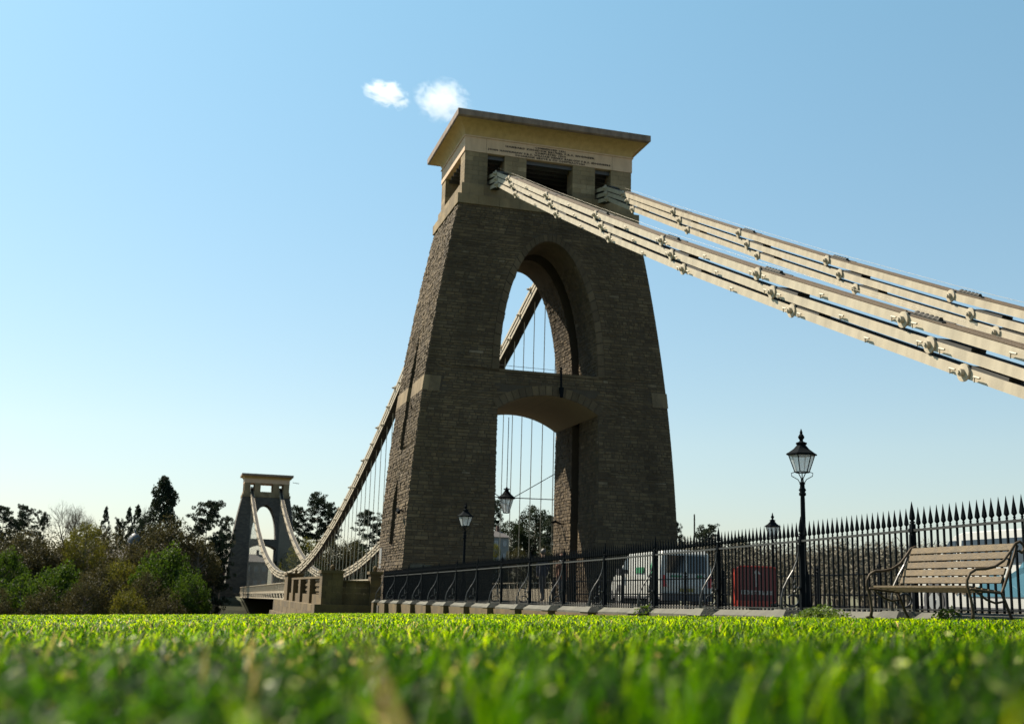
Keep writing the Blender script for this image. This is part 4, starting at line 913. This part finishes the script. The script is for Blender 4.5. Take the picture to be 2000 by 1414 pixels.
# ------------------------------------------------------------------ vegetation
def rand_quads(C, size, flat=.0, aspect=1.0):
    N = len(C); a = rng.normal(size=(N, 3)); a[:, 2] *= (1-flat); a /= np.linalg.norm(a, axis=1)[:, None]
    b = rng.normal(size=(N, 3)); b[:, 2] *= (1-flat); b -= a*(a*b).sum(1)[:, None]; b /= np.linalg.norm(b, axis=1)[:, None]
    s = (size*rng.uniform(.6, 1.4, N))[:, None]; a = a*s*aspect; b = b*s
    return np.stack([C-a, C-b*.9, C+a, C+b*.9], 1)*1.0
def crown(kind):
    """unit tree: height 1, crown half-width about .5 -> scaled per tree. returns quads, tint, limbs"""
    C = []; T = []; limbs = []
    def clump(c, r, n, t, fl=1.0):
        c = np.array(c); d = rng.normal(size=(n, 3)); d /= np.linalg.norm(d, axis=1)[:, None]; rad = rng.uniform(.35, 1, n)**.6
        p = c + d*rad[:, None]*r*np.array([1, 1, fl]); C.append(p); T.append(np.clip(t + rng.normal(0, .14, n), 0, 1))
    if kind in ('round', 'sparse'):
        n = 130 if kind == 'round' else 130
        for i in range(n):
            u = rng.normal(size=3); u /= np.linalg.norm(u); u[2] = u[2]*.9; r = rng.uniform(.35, 1.0)**.5
            c = np.array([u[0]*.46*r, u[1]*.46*r, .56+u[2]*.40*r]); c[:2] *= 1-.30*max(0, c[2]-.6)/.4
            if c[2] < .12: continue
            clump(c, rng.uniform(.05, .115), 95 if kind == 'round' else 80, rng.uniform(.1, .9)); limbs.append((c, .0))
        q = rand_quads(np.concatenate(C), .011 if kind == 'round' else .009)
    elif kind in ('cedar', 'pine'):
        n = 15 if kind == 'cedar' else 9; lo = .28 if kind == 'cedar' else .55
        for i in range(n):
            h = lo+(1-lo)*(i+.5)/n; w = (.5*(1-((h-.62)/.52)**2) if kind == 'cedar' else .42*(1-((h-.8)/.40)**2)); w = max(.10, w)
            for k in range(rng.integers(3, 6)):
                a = rng.uniform(0, 2*math.pi); r = w*rng.uniform(.45, 1); tip = np.array([r*math.cos(a), r*math.sin(a), h+rng.uniform(-.03, .03)])
                for j in range(5):
                    c = tip*np.array([1, 1, 1]); f = 1-.17*j; c = np.array([tip[0]*f, tip[1]*f, tip[2]]) + rng.normal(0, .018, 3)
                    clump(c, rng.uniform(.04, .075), 62, rng.uniform(.1, .9), .30)
                limbs.append((tip, -.05))
        q = rand_quads(np.concatenate(C), .0082, .3)
    elif kind in ('spruce', 'sequoia'):
        n = 150 if kind == 'spruce' else 340
        for i in range(n):
            h = rng.uniform(.06, 1)**(.9); w = (.5*(1-h)**.8 if kind == 'spruce' else .5*(1-h**2.6)**.75*(.75+.25*math.sin(h*23))); a = rng.uniform(0, 2*math.pi); r = w*rng.uniform(.5, 1.0)
            clump([r*math.cos(a), r*math.sin(a), h-.05*r], rng.uniform(.022, .05)*(1 if kind == 'spruce' else 1.5), 60, rng.uniform(.1, .9), .8)
        q = rand_quads(np.concatenate(C), .0085 if kind == 'spruce' else .0095)
    return q, np.concatenate(T), limbs
def tree_meshes(kind, leaf):
    if kind == 'bare':
        segs = []; tw = []
        def grow(p, d, L, r, dep):
            p2 = p+d*L; segs.append((p, p2, r, r*.7))
            if dep == 0: tw.append((p2, d)); return
            for k in range(3 if dep > 1 else 4):
                v = Vector((rnd.gauss(0, 1), rnd.gauss(0, 1), rnd.gauss(.25, .6))).normalized(); nd = (d*.85+v*.75).normalized(); grow(p2 if k else p+d*L*.7, nd, L*rnd.uniform(.66, .84), r*.62, dep-1)
        grow(Vector((0, 0, 0)), Vector((0, 0, 1)), .30, .022, 6); q = MB()
        for a, b, r0, r1 in segs: q.tube([a, b], [r0, r1], 4 if r0 > .006 else 3, rnd.random(), cap=False)
        zmax = max(v[2] for v in q.v); q.v = [(v[0]/zmax, v[1]/zmax, v[2]/zmax) for v in q.v]
        wmax = np.percentile([abs(v[0]) for v in q.v], 97); q.v = [(v[0]*.5/wmax, v[1]*.5/wmax, v[2]) for v in q.v]
        C = np.array([tuple(p+d*.01) for p, d in tw])/zmax; C[:, :2] *= .5/wmax
        C = np.repeat(C, 3, 0)+rng.normal(0, .012, (len(C)*3, 3)); Q = rand_quads(C, .012, 0, 1.0); Q[:, 1] = Q[:, 0]+(Q[:, 1]-Q[:, 0])*.08; Q[:, 3] = Q[:, 0]+(Q[:, 3]-Q[:, 0])*.08
        return quads_mesh('crown', Q, MT['bare'], rng.uniform(0, 1, len(Q))), q.mesh('trunk', MT['bare'])
    Q, T, limbs = crown(kind); cm = quads_mesh('crown', Q, MT[leaf], T)
    q = MB(); q.tube([(0, 0, -.15), (.004, 0, .2), (-.006, .004, .55), (0, 0, .93)], [.026, .019, .013, .003], 7)
    for tip, dz in limbs[::2]:
        h = max(.12, tip[2]-.12 if dz == 0 else tip[2]-.02); q.tube([(0, 0, h), (tip[0]*.5, tip[1]*.5, (h+tip[2])/2+.01), tuple(tip)], [.007, .004, .0015], 4, cap=False)
    return cm, q.mesh('trunk', MT['bark'])
SPEC = {'cedar': ('cedar', 'cedar'), 'pine': ('pine', 'cedar'), 'bare': ('bare', None), 'spruce': ('spruce', 'cedar'), 'sequoia': ('sequoia', 'cedar'),
        'gold': ('sparse', 'gold'), 'brown': ('sparse', 'brown'), 'green': ('round', 'green'), 'dark': ('round', 'darkleaf')}
PROTO = {k: [tree_meshes(*v) for _ in range(2 if k in ('cedar', 'pine', 'brown', 'green') else 1)] for k, v in SPEC.items()}
TREES = [('cedar',-54.5,195.6,13.8,7.1,'dark cedar at the left edge of the picture'), ('pine',-50.4,196.1,14.3,5.3,'thin ragged pine second from the left edge'), ('pine',-46.6,192.5,12.7,3.5,'small pine just left of the big leafless tree'), ('bare',-42.2,196.9,15.6,10.0,'large leafless tree standing out against the sky on the left'),
 ('spruce',-34.9,203.5,15.2,2.2,'slim pointed spruce alone against the sky'), ('cedar',-32.1,205.6,12.6,3.6,'low flat cedar between the slim spruce and the domed house'), ('spruce',-29.8,197.7,14.9,2.4,'narrow spruce above the lead dome, left of its twin'), ('spruce',-27.9,193.8,15.2,3.0,'broader spruce above the lead dome'), ('bare',-25.9,199.8,16.2,3.6,'slender leafless tree beside the tallest conifer'),
 ('sequoia',-23.0,191.9,21.0,6.9,'tallest conifer on the skyline, a broad dark giant sequoia'), ('cedar',-13.6,185.8,16.0,9.6,'wide dark cedar left of the distant tower'), ('pine',-9.5,197.7,13.9,4.7,'pine close behind the left leg of the distant tower'),
 ('gold',-36.2,171.3,11.0,7.4,'yellow-green budding tree below the slim spruce'), ('brown',-46.8,176.4,8.3,12.0,'brown budding tree under the leftmost pines'), ('brown',-40.5,175.0,7.0,9.7,'brown budding tree under the large leafless tree'), ('brown',-20.9,175.9,12.5,13.5,'wide russet brown tree beneath the giant sequoia'), ('brown',-15.0,173.9,9.2,8.6,'brown tree beneath the wide cedar'), ('cedar',-11.4,179.8,8.6,6.0,'dark cedar at the left foot of the distant tower'),
 ('green',-20.8,151.9,6.9,11.7,'fresh green tree, the brightest, below the brown tree left of the distant tower'), ('green',-44.2,148.5,0.7,11.6,'low green tree near the left edge just above the lawn'), ('green',-38.3,153.1,3.1,10.8,'green tree below the large leafless tree'), ('brown',-31.6,147.6,3.0,9.5,'olive brown tree below the yellow-green one'), ('gold',-28.9,157.7,4.1,9.0,'yellowish tree below the domed house'), ('green',-16.5,143.9,1.5,6.6,'small green tree right of the brightest one'), ('brown',-23.8,145.9,1.5,7.6,'small brown tree left of the brightest green one'), ('green',-49.1,164.0,5.3,8.3,'green tree at the very left edge'), ('brown',-33.4,141.5,0.1,7.4,'low brown bushy tree above the lawn, left of centre of the grove'), ('brown',-16.4,147.8,0.5,4.8,'low brown tree beside the far abutment'), ('brown',-39.6,140.9,-1.6,8.4,'low brown thicket tree left above the lawn'), ('gold',-26.3,139.8,-1.2,7.4,'low yellowish tree above the lawn below the domed house'), ('brown',-46.5,140.2,-1.8,6.5,'low brown tree at the lower left edge'), ('brown',-20.0,138.9,-1.9,8.2,'low brown tree below the brightest green one'),
 ('pine',13.9,224.0,22.1,9.4,'tallest pine between the two towers'), ('pine',9.6,226.5,18.9,6.6,'pine just right of the distant tower'), ('pine',16.8,219.6,19.4,5.2,'pine between the tallest pine and the chain'), ('gold',8.5,196.4,11.0,9.4,'olive budding tree at the right foot of the distant tower'), ('brown',13.4,191.8,11.6,10.5,'brown olive tree below the tallest pine between the towers'), ('brown',17.9,188.2,10.1,8.0,'brown tree behind the suspension rods'), ('cedar',26.1,217.2,17.8,9.6,'flat-topped cedar just left of the large tower'), ('dark',20.0,194.9,9.1,7.1,'dark evergreen behind the rods left of the large tower'), ('dark',23.6,190.3,8.6,7.0,'dark evergreen touching the left side of the large tower'), ('dark',9.5,182.2,5.2,10.1,'dark evergreen low behind the crossing chains'),
 ('pine',56.3,210.6,21.9,5.8,'pine seen through the road archway behind the hanging lantern'), ('dark',62.9,198.3,20.9,10.5,'broad dark tree filling the right of the road archway'), ('dark',56.5,197.1,16.6,8.6,'dark tree in the middle of the road archway'), ('cedar',64.8,190.3,16.6,7.2,'cedar at the right side of the road archway'), ('gold',45.7,172.1,9.7,2.4,'small bright yellow-green tree low in the archway on the left'), ('brown',49.3,167.9,9.1,6.5,'brown tree low in the archway'), ('brown',54.0,164.4,9.0,6.5,'brown tree low in the archway on the right'), ('dark',43.1,165.5,6.6,6.4,'lowest dark tree in the archway on the left'),
 ('cedar',72.5,138.0,13.1,2.6,'dark cedar edge peeping out right of the large tower'), ('cedar',74.6,129.2,12.0,7.3,'flat-topped cedar behind the bare pole'), ('dark',78.4,124.0,10.8,4.8,'dark round tree above the railing between the pole and the far street lamp')]
cnt = {}
for kind, x, y, zt, w, lb in TREES:
    i = cnt.get(kind, 0); cnt[kind] = i+1; cm, tm = PROTO[kind][i % len(PROTO[kind])]
    g = float(ground_h(x, y)); g = max(g-.3, zt-26); H = zt-g
    nm = {'cedar': 'cedar_tree', 'pine': 'pine_tree', 'bare': 'bare_tree', 'spruce': 'spruce_tree', 'sequoia': 'sequoia_tree', 'gold': 'budding_tree', 'brown': 'budding_tree', 'green': 'leafy_tree', 'dark': 'evergreen_tree'}[kind]
    Tm = empty(nm, (x, y, g), rnd.uniform(0, 6.28), label=lb, cat='tree', group='trees on the far side of the gorge')
    ws = w*{'spruce': 3.6, 'sequoia': 2.0, 'cedar': 1.3, 'pine': 1.35}.get(kind, 1.2)
    if kind in ('green', 'gold', 'brown', 'dark') and H > 1.8*w: H2 = 1.8*w; Tm.location.z = zt-H2; H = H2
    inst('crown', cm, Tm, sc=(ws, ws, H)); inst('trunk', tm, Tm, sc=(ws, ws, H))

# undergrowth on the far slope and the leafless wood beyond the road, both one mass
def thicket(name, N, xr, yr, hr, leaf, size, label, dens=60, cl=1.6):
    C = []; T = []
    for i in range(N):
        x, y = rnd.uniform(*xr), rnd.uniform(*yr); g = float(ground_h(x, y))
        if g < -45: continue
        h = rnd.uniform(*hr); n = dens; d = rng.normal(size=(n, 3)); d /= np.linalg.norm(d, axis=1)[:, None]
        C.append(np.array([x, y, g+h*.5]) + d*(rng.uniform(.4, 1, n)**.5)[:, None]*np.array([cl, cl, h*.55])); T.append(np.clip(rng.normal(rnd.uniform(.15, .85), .15, n), 0, 1))
    C = np.concatenate(C); T = np.concatenate(T); me = quads_mesh(name, rand_quads(C, size), MT[leaf], T)
    return inst(name, me, kind='stuff', label=label)
thicket('undergrowth', 950, (-85, -14.5), (136, 185), (2.0, 6.0), 'brown', .13, 'brown undergrowth covering the far slope left of the distant tower', 190, 2.0)
thicket('undergrowth', 620, (-95, -14.5), (172, 206), (7.5, 15), 'brown', .16, 'brown thicket behind the first trees left of the distant tower', 330, 2.6)
thicket('undergrowth', 330, (-85, -17), (134, 175), (1.5, 5.5), 'green', .20, 'green undergrowth low on the far slope', 75, 2.0)
thicket('undergrowth', 700, (12, 75), (138, 205), (2, 8.0), 'darkleaf', .24, 'dark undergrowth on the far slope behind the suspension rods', 90, 2.4)

thicket('undergrowth', 260, (5, 40), (196, 222), (6, 11), 'darkleaf', .26, 'dark evergreen belt between the two towers', 140, 2.6)
def bare_wood():
    Q = []; T = []; mb = MB()
    for i in range(520):
        x = rnd.uniform(34, 105); y = rnd.uniform(-28, 78)
        if x < 30+max(0, (78-y))*.02: continue
        g = float(ground_h(x, y)); D = math.hypot(x-CAM.x, y-CAM.y)
        top = -1.2 + D*.050*rnd.uniform(.80, 1.08); H = top-g
        if H < 3: H = 3
        mb.tube([(x, y, g-.5), (x+rnd.uniform(-.3, .3), y, g+H*.6)], [.12, .04], 4, cap=False)
        n = 420; d = rng.normal(size=(n, 3)); d /= np.linalg.norm(d, axis=1)[:, None]; w = rnd.uniform(2.0, 3.4)
        C = np.array([x, y, g+H*.60]) + d*(rng.uniform(.2, 1, n)**.5)[:, None]*np.array([w, w, H*.42])
        q = rand_quads(C, .30); q[:, 1] = q[:, 0]+(q[:, 1]-q[:, 0])*.16; q[:, 3] = q[:, 0]+(q[:, 3]-q[:, 0])*.16
        Q.append(q); T.append(np.clip(rng.normal(rnd.uniform(.2, .8), .15, n), 0, 1))
    me = quads_mesh('leafless_wood', np.concatenate(Q), MT['wood_twigs'], np.concatenate(T)); inst('leafless_wood', me, kind='stuff', label='brown leafless wood beyond the road on the right')
    mb.build('wood_trunks', MT['bark'], kind='stuff', label='trunks of the leafless wood')
bare_wood()

# ------------------------------------------------------------------ houses among the trees
MT['render2'] = mat('grey_render', (.085, .085, .085), .8)
def house(name, x, y, z, w, d, h, rh, label, wallm, roofm, rz=0, nx=3, nz=2, base=8):
    Hs = empty(name, (x, y, z), rz, label=label, cat='house')
    q = MB(); q.box(-w/2, w/2, 0, d, -base, h); q.build('wall', wallm, Hs)
    q = MB(); e = .35; q.add([(-w/2-e, -e, h), (w/2+e, -e, h), (w/2+e, d+e, h), (-w/2-e, d+e, h), (-w/2+1.2, d/2, h+rh), (w/2-1.2, d/2, h+rh)], [(0, 1, 5, 4), (2, 3, 4, 5), (1, 2, 5), (3, 0, 4), (3, 2, 1, 0)])
    rf = q.build('roof', roofm, Hs)
    for s in (-1, 1): q = MB(); q.box(s*w*.28-.35, s*w*.28+.35, d/2-.3, d/2+.3, h+rh*.5, h+rh+1.1); q.build('chimney', MT['brick'], rf)
    for i in range(nx):
        for j in range(nz):
            cx = -w/2+w*(i+.5)/nx; cz = h*(j+.5)/nz; q = MB(); q.box(cx-.5, cx+.5, -.05, .02, cz-.7, cz+.7); wf = q.build('window', MT['render'], Hs)
            q = MB(); q.box(cx-.4, cx-.03, -.07, -.051, cz-.6, cz+.6); q.box(cx+.03, cx+.4, -.07, -.051, cz-.6, cz+.6); q.build('pane', MT['pane'], wf)
    return Hs
Hs = house('domed_house', -31.0, 188.5, .6, 8.5, 7, 3.2, 2.0, 'red-brick house with a grey lead dome among the trees on the left', MT['brick'], MT['roof'], nx=4, nz=1)
q = MB(); q.lathe([(1.45, -6), (1.45, 3.2), (1.6, 3.25), (1.6, 3.5)], (3.1, -.6, 2.6), 12); q.build('turret', MT['brick'], Hs, smooth=False)
q = MB(); q.lathe([(1.5*math.cos(a), 3.5+2.5*math.sin(a)) for a in [math.pi/2*i/8 for i in range(8)]]+[(.12, 6.05), (.18, 6.3), (.05, 6.9)], (3.1, -.6, 2.6), 16); q.build('dome', MT['lead'], Hs, smooth=True)
house('pale_house', 49.3, 188, 6.0, 8.0, 7, 5.6, 1.6, 'pale house with blue-grey windows glimpsed through the road archway', MT['render'], MT['roof'], nx=4, nz=2, base=14)
house('gate_house', -2.5, 236, -1.8, 12, 7, 7.0, 2.0, 'grey house seen through the arch of the distant tower', MT['render2'], MT['roof'], nx=6, nz=2)
house('brick_house', -9.0, 224, -2.0, 6, 6, 5.0, 2.0, 'small brick house left of the distant tower', MT['brick'], MT['roof'], nx=3, nz=2)

# ------------------------------------------------------------------ grass
def grass_blades(name, N, rmin, rmax, hgt, wid, label, ang=(-42, 42), power=1.0, lean=.5, nseg=2, straw=.05, tm=.4):
    u = rng.uniform(0, 1, N); r = (rmin**power + u*(rmax**power-rmin**power))**(1/power)
    a = yaw + np.radians(rng.uniform(ang[0], ang[1], N)); x = CAM.x + r*np.sin(a); y = CAM.y + r*np.cos(a)
    tf = .5+.5*np.sin(x*5.1+1.3*np.sin(y*4.3))*np.sin(y*4.7+1.1*np.sin(x*3.9))
    ok = (rng.uniform(size=N) < (.30+.9*tf if rmax < 10 else 1)) & (x < -9.22) & ~((x > -14) & (y > -2.5)) & ~((x <= -14) & (y > -18+rng.normal(0, .6, N))); x, y, r = x[ok], y[ok], r[ok]; N = len(x)
    z = lawn_z(x, y) - .004
    tuft = .5+.5*np.sin(x*3.1+1.3*np.sin(y*2.3))*np.sin(y*2.7+1.1*np.sin(x*1.9))
    fade = np.interp(r, [.2, .6, 2.5, 8, 30], [.6, 1, 1, .8, .75])
    h = hgt*rng.lognormal(0, .28, N)*(.75+.5*tuft)*fade; h = np.minimum(h, .126)
    th = rng.uniform(0, 2*np.pi, N); dx, dy = np.cos(th), np.sin(th); ln = h*np.abs(rng.normal(lean, .35, N)); w = wid*rng.uniform(.6, 1.4, N)*np.interp(r, [1, 4, 12, 40], [1, 1.3, 2.6, 6])
    tw = th + np.pi/2 + rng.normal(0, .5, N); px, py = np.cos(tw)*w/2, np.sin(tw)*w/2
    B0 = np.stack([x-px, y-py, z], 1); B1 = np.stack([x+px, y+py, z], 1)
    M0 = np.stack([x+dx*ln*.35-px*.85, y+dy*ln*.35-py*.85, z+h*.58], 1); M1 = np.stack([x+dx*ln*.35+px*.85, y+dy*ln*.35+py*.85, z+h*.58], 1)
    keep = 1
    droop = h*(1.0-.25*np.clip(ln/h, 0, 1.5)); Tp = np.stack([x+dx*ln, y+dy*ln, z+droop], 1)
    V = np.stack([B0, B1, M1, M0, Tp], 1).reshape(-1, 3); me = bpy.data.meshes.new(name)
    me.vertices.add(N*5); me.vertices.foreach_set('co', V.astype(np.float32).ravel())
    b = (np.arange(N)*5)[:, None]; li = np.concatenate([b+np.array([0, 1, 2, 3]), b+np.array([3, 2, 4])], 1).astype(np.int32)
    me.loops.add(N*7); me.loops.foreach_set('vertex_index', li.ravel()); me.polygons.add(N*2)
    st = np.stack([np.arange(N)*7, np.arange(N)*7+4], 1).ravel().astype(np.int32); me.polygons.foreach_set('loop_start', st); me.update(calc_edges=True)
    t = np.where(rng.uniform(size=N) < (.76 if rmax < 3 else .5 if rmax < 10 else .35), rng.normal(tm*.5, .12, N), rng.normal(min(.8, tm+.35), .12, N)); t = np.clip(t, 0, .90); t[rng.uniform(size=N) < straw*np.where(a[ok] < R(14), 1.2, .25)] = 1.0  # nearest blades mostly get dark tints, painted shadow between blades
    at = me.attributes.new('tint', 'FLOAT', 'FACE'); at.data.foreach_set('value', np.repeat(t, 2).astype(np.float32)); me.materials.append(MT['grass'])
    inst(name, me, kind='stuff', label=label)
grass_blades('grass', 32000, .42, 2.2, .100, .0050, 'long grass blades close to the camera', (-50, 50), 1.4, .85, straw=.02, tm=.16)  # low tint mean puts the shade between near blades into their colour
def tall_blades():
    mb = MB()
    for az, d, hh, ln, w, t in [(13.3, .46, .158, (-.035, .02), .007, 1), (14.6, .75, .140, (.02, .01), .007, .1), (5.5, .62, .118, (-.03, .0), .010, .75), (16.0, .55, .150, (.012, .0), .007, .25), (21.5, .8, .150, (.03, .0), .007, .1),
                                (27.0, .5, .130, (-.02, .0), .009, .15), (33.0, .7, .150, (-.04, .01), .005, .5), (38.5, .5, .132, (.03, .02), .008, .9), (10.0, .8, .135, (.03, .0), .007, .2), (24.5, .42, .13, (.03, 0), .008, .3), (18.5, .9, .150, (-.03, 0), .007, .08), (29.5, 1.0, .150, (.03, 0), .006, .2), (12.2, .6, .13, (.02, 0), .008, .1)] + [(rnd.uniform(6, 37), rnd.uniform(.5, 1.3), rnd.uniform(.125, .152), (rnd.uniform(-.04, .04), rnd.uniform(-.02, .02)), rnd.uniform(.004, .007), rnd.choice([.1, .2, .45, .7])) for _ in range(34)]:
        a = R(az); x = CAM.x+d*math.sin(a); y = CAM.y+d*math.cos(a); z = lawn_z(x, y)-.005; P = []
        for k in range(7):
            f = k/6; c = Vector((x+ln[0]*f*f, y+ln[1]*f*f, z+hh*f*(1-.12*f))); ww = w*(1-f**2.5)*.5+.0003; P += [(c.x-ww, c.y, c.z), (c.x+ww, c.y+.001, c.z)]
        mb.add(P, [(2*k, 2*k+1, 2*k+3, 2*k+2) for k in range(6)], t)
    mb.build('grass', MT['grass'], kind='stuff', label='few tallest grass blades right in front of the camera')
tall_blades()
def low_leaves():
    N = 5200; rr_ = rng.uniform(.35, 1, N)**.8*2.6; a = yaw+np.radians(rng.uniform(-42, 42, N)); x = CAM.x+rr_*np.sin(a); y = CAM.y+rr_*np.cos(a)
    z = lawn_z(x, y)+rng.uniform(.005, .075, N)*np.where(np.sin(x*7)+np.sin(y*6.1) > -.3, 1, .5); C = np.stack([x, y, z], 1); Q = rand_quads(C, .0048, 0, 1.7)
    t = rng.choice([.15, .5, .8, .9, 1.0], N, p=[.27, .33, .27, .10, .03]); t = np.where((a < R(12)) & (rng.uniform(size=N) < .10), 1.0, t)
    N = 2300; rr_ = .5+rng.uniform(0, 1, N)**.8*2.0; a = yaw+np.radians(rng.uniform(-42, 42, N)); k_ = rng.uniform(size=N) < np.where(a < R(14), 1, .35); rr_, a = rr_[k_], a[k_]; x = CAM.x+rr_*np.sin(a); y = CAM.y+rr_*np.cos(a)  # pale bits scattered to make bright glints among the blades
    z = lawn_z(x, y)+rng.uniform(.03, .10, len(x)); inst('dry_grass_glints', quads_mesh('dry_grass_glints', rand_quads(np.stack([x, y, z], 1), .0030, .5, 1.8), MT['dry']), kind='stuff', label='pale dry clippings added as glints among the nearest grass')
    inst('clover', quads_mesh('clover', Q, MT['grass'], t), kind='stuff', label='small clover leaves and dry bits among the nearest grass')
low_leaves()
grass_blades('grass', 90000, 2.2, 9, .060, .0040, 'grass of the lawn a few paces away', (-40, 40), 1.3, .9, tm=.36)
grass_blades('grass', 170000, 9, 66, .050, .0045, 'grass of the lawn running back to the railing', (-38, 38), 1.0, 1.1, tm=.66, straw=.03)
def weeds():
    C = []; T = []
    for y0, n, L in ((-46.9, 900, .75), (-50.2, 160, .2), (-39.5, 120, .2)):
        x = -9.2+rng.normal(0, .09, n); y = y0+rng.normal(0, L*.5, n); hh = .14*np.exp(-((y-y0)/L)**2); C.append(np.stack([x, y, np.array([kz(v) for v in y])-.14+rng.uniform(0, 1, n)*hh*1.3+(x+9.2)*.35], 1)); T.append(rng.uniform(.2, .9, n))
    inst('weeds', quads_mesh('weeds', rand_quads(np.concatenate(C), .022, 0, 1.4), MT['weed'], np.concatenate(T)), kind='stuff', label='leafy weeds growing over the kerb under the railing')
MT['weed'] = mat('weed_leaves', (.1, .2, .03), .6, tint=[(0, (.035, .06, .012)), (.5, (.07, .11, .02)), (1, (.12, .16, .04))], trans=(.35, 1.4), spec=.3)
weeds()
# ------------------------------------------------------------------ small cloud
def cloud(name, c, rad, seed, label, dens=.06):
    q = MB(); q.lathe([(.01, -1), (.6, -.8), (1, 0), (.6, .8), (.01, 1)], n=16); m = bpy.data.materials.new(name); m.use_nodes = True; n = m.node_tree.nodes; l = m.node_tree.links; n.clear()
    tc = n.new('ShaderNodeTexCoord'); ns = n.new('ShaderNodeTexNoise'); ns.inputs['Scale'].default_value = 2.4; ns.inputs['Detail'].default_value = 8; ns.inputs['Roughness'].default_value = .66; ns.inputs['Distortion'].default_value = .5
    mp = n.new('ShaderNodeMapping'); mp.inputs['Location'].default_value = (seed, seed*.7, 0); l.new(tc.outputs['Object'], mp.inputs[0]); l.new(mp.outputs[0], ns.inputs['Vector'])
    ln = n.new('ShaderNodeVectorMath'); ln.operation = 'LENGTH'; l.new(tc.outputs['Object'], ln.inputs[0])
    s = n.new('ShaderNodeMath'); s.operation = 'MULTIPLY_ADD'; s.inputs[1].default_value = -.44; s.inputs[2].default_value = 0; l.new(ln.outputs['Value'], s.inputs[0])
    ad = n.new('ShaderNodeMath'); l.new(ns.outputs['Fac'], ad.inputs[0]); l.new(s.outputs[0], ad.inputs[1])
    mr = n.new('ShaderNodeMapRange'); mr.inputs['From Min'].default_value = .17; mr.inputs['From Max'].default_value = .36; mr.inputs['To Max'].default_value = dens; l.new(ad.outputs[0], mr.inputs['Value'])
    v = n.new('ShaderNodeVolumePrincipled'); v.inputs['Color'].default_value = (1, 1, 1, 1); v.inputs['Anisotropy'].default_value = .2; l.new(mr.outputs[0], v.inputs['Density']); l.new(v.outputs[0], n.new('ShaderNodeOutputMaterial').inputs['Volume'])
    o = q.build(name, m, None, c, label=label, cat='cloud', group='small fair-weather clouds', smooth=False); o.scale = rad; o.rotation_euler = (0, R(14), -yaw*0-R(8)); return o
cloud('cloud', (212, 1417, 682), (42, 26, 23), 1.3, 'small bright cloud left of the tower top', .045)
cloud('cloud', (290, 1404, 677), (49, 26, 38), 4.7, 'small torn cloud just above the tower top', .030)
print('tris about', sum(len(me.loops)-2*len(me.polygons) for me in bpy.data.meshes if me.users))
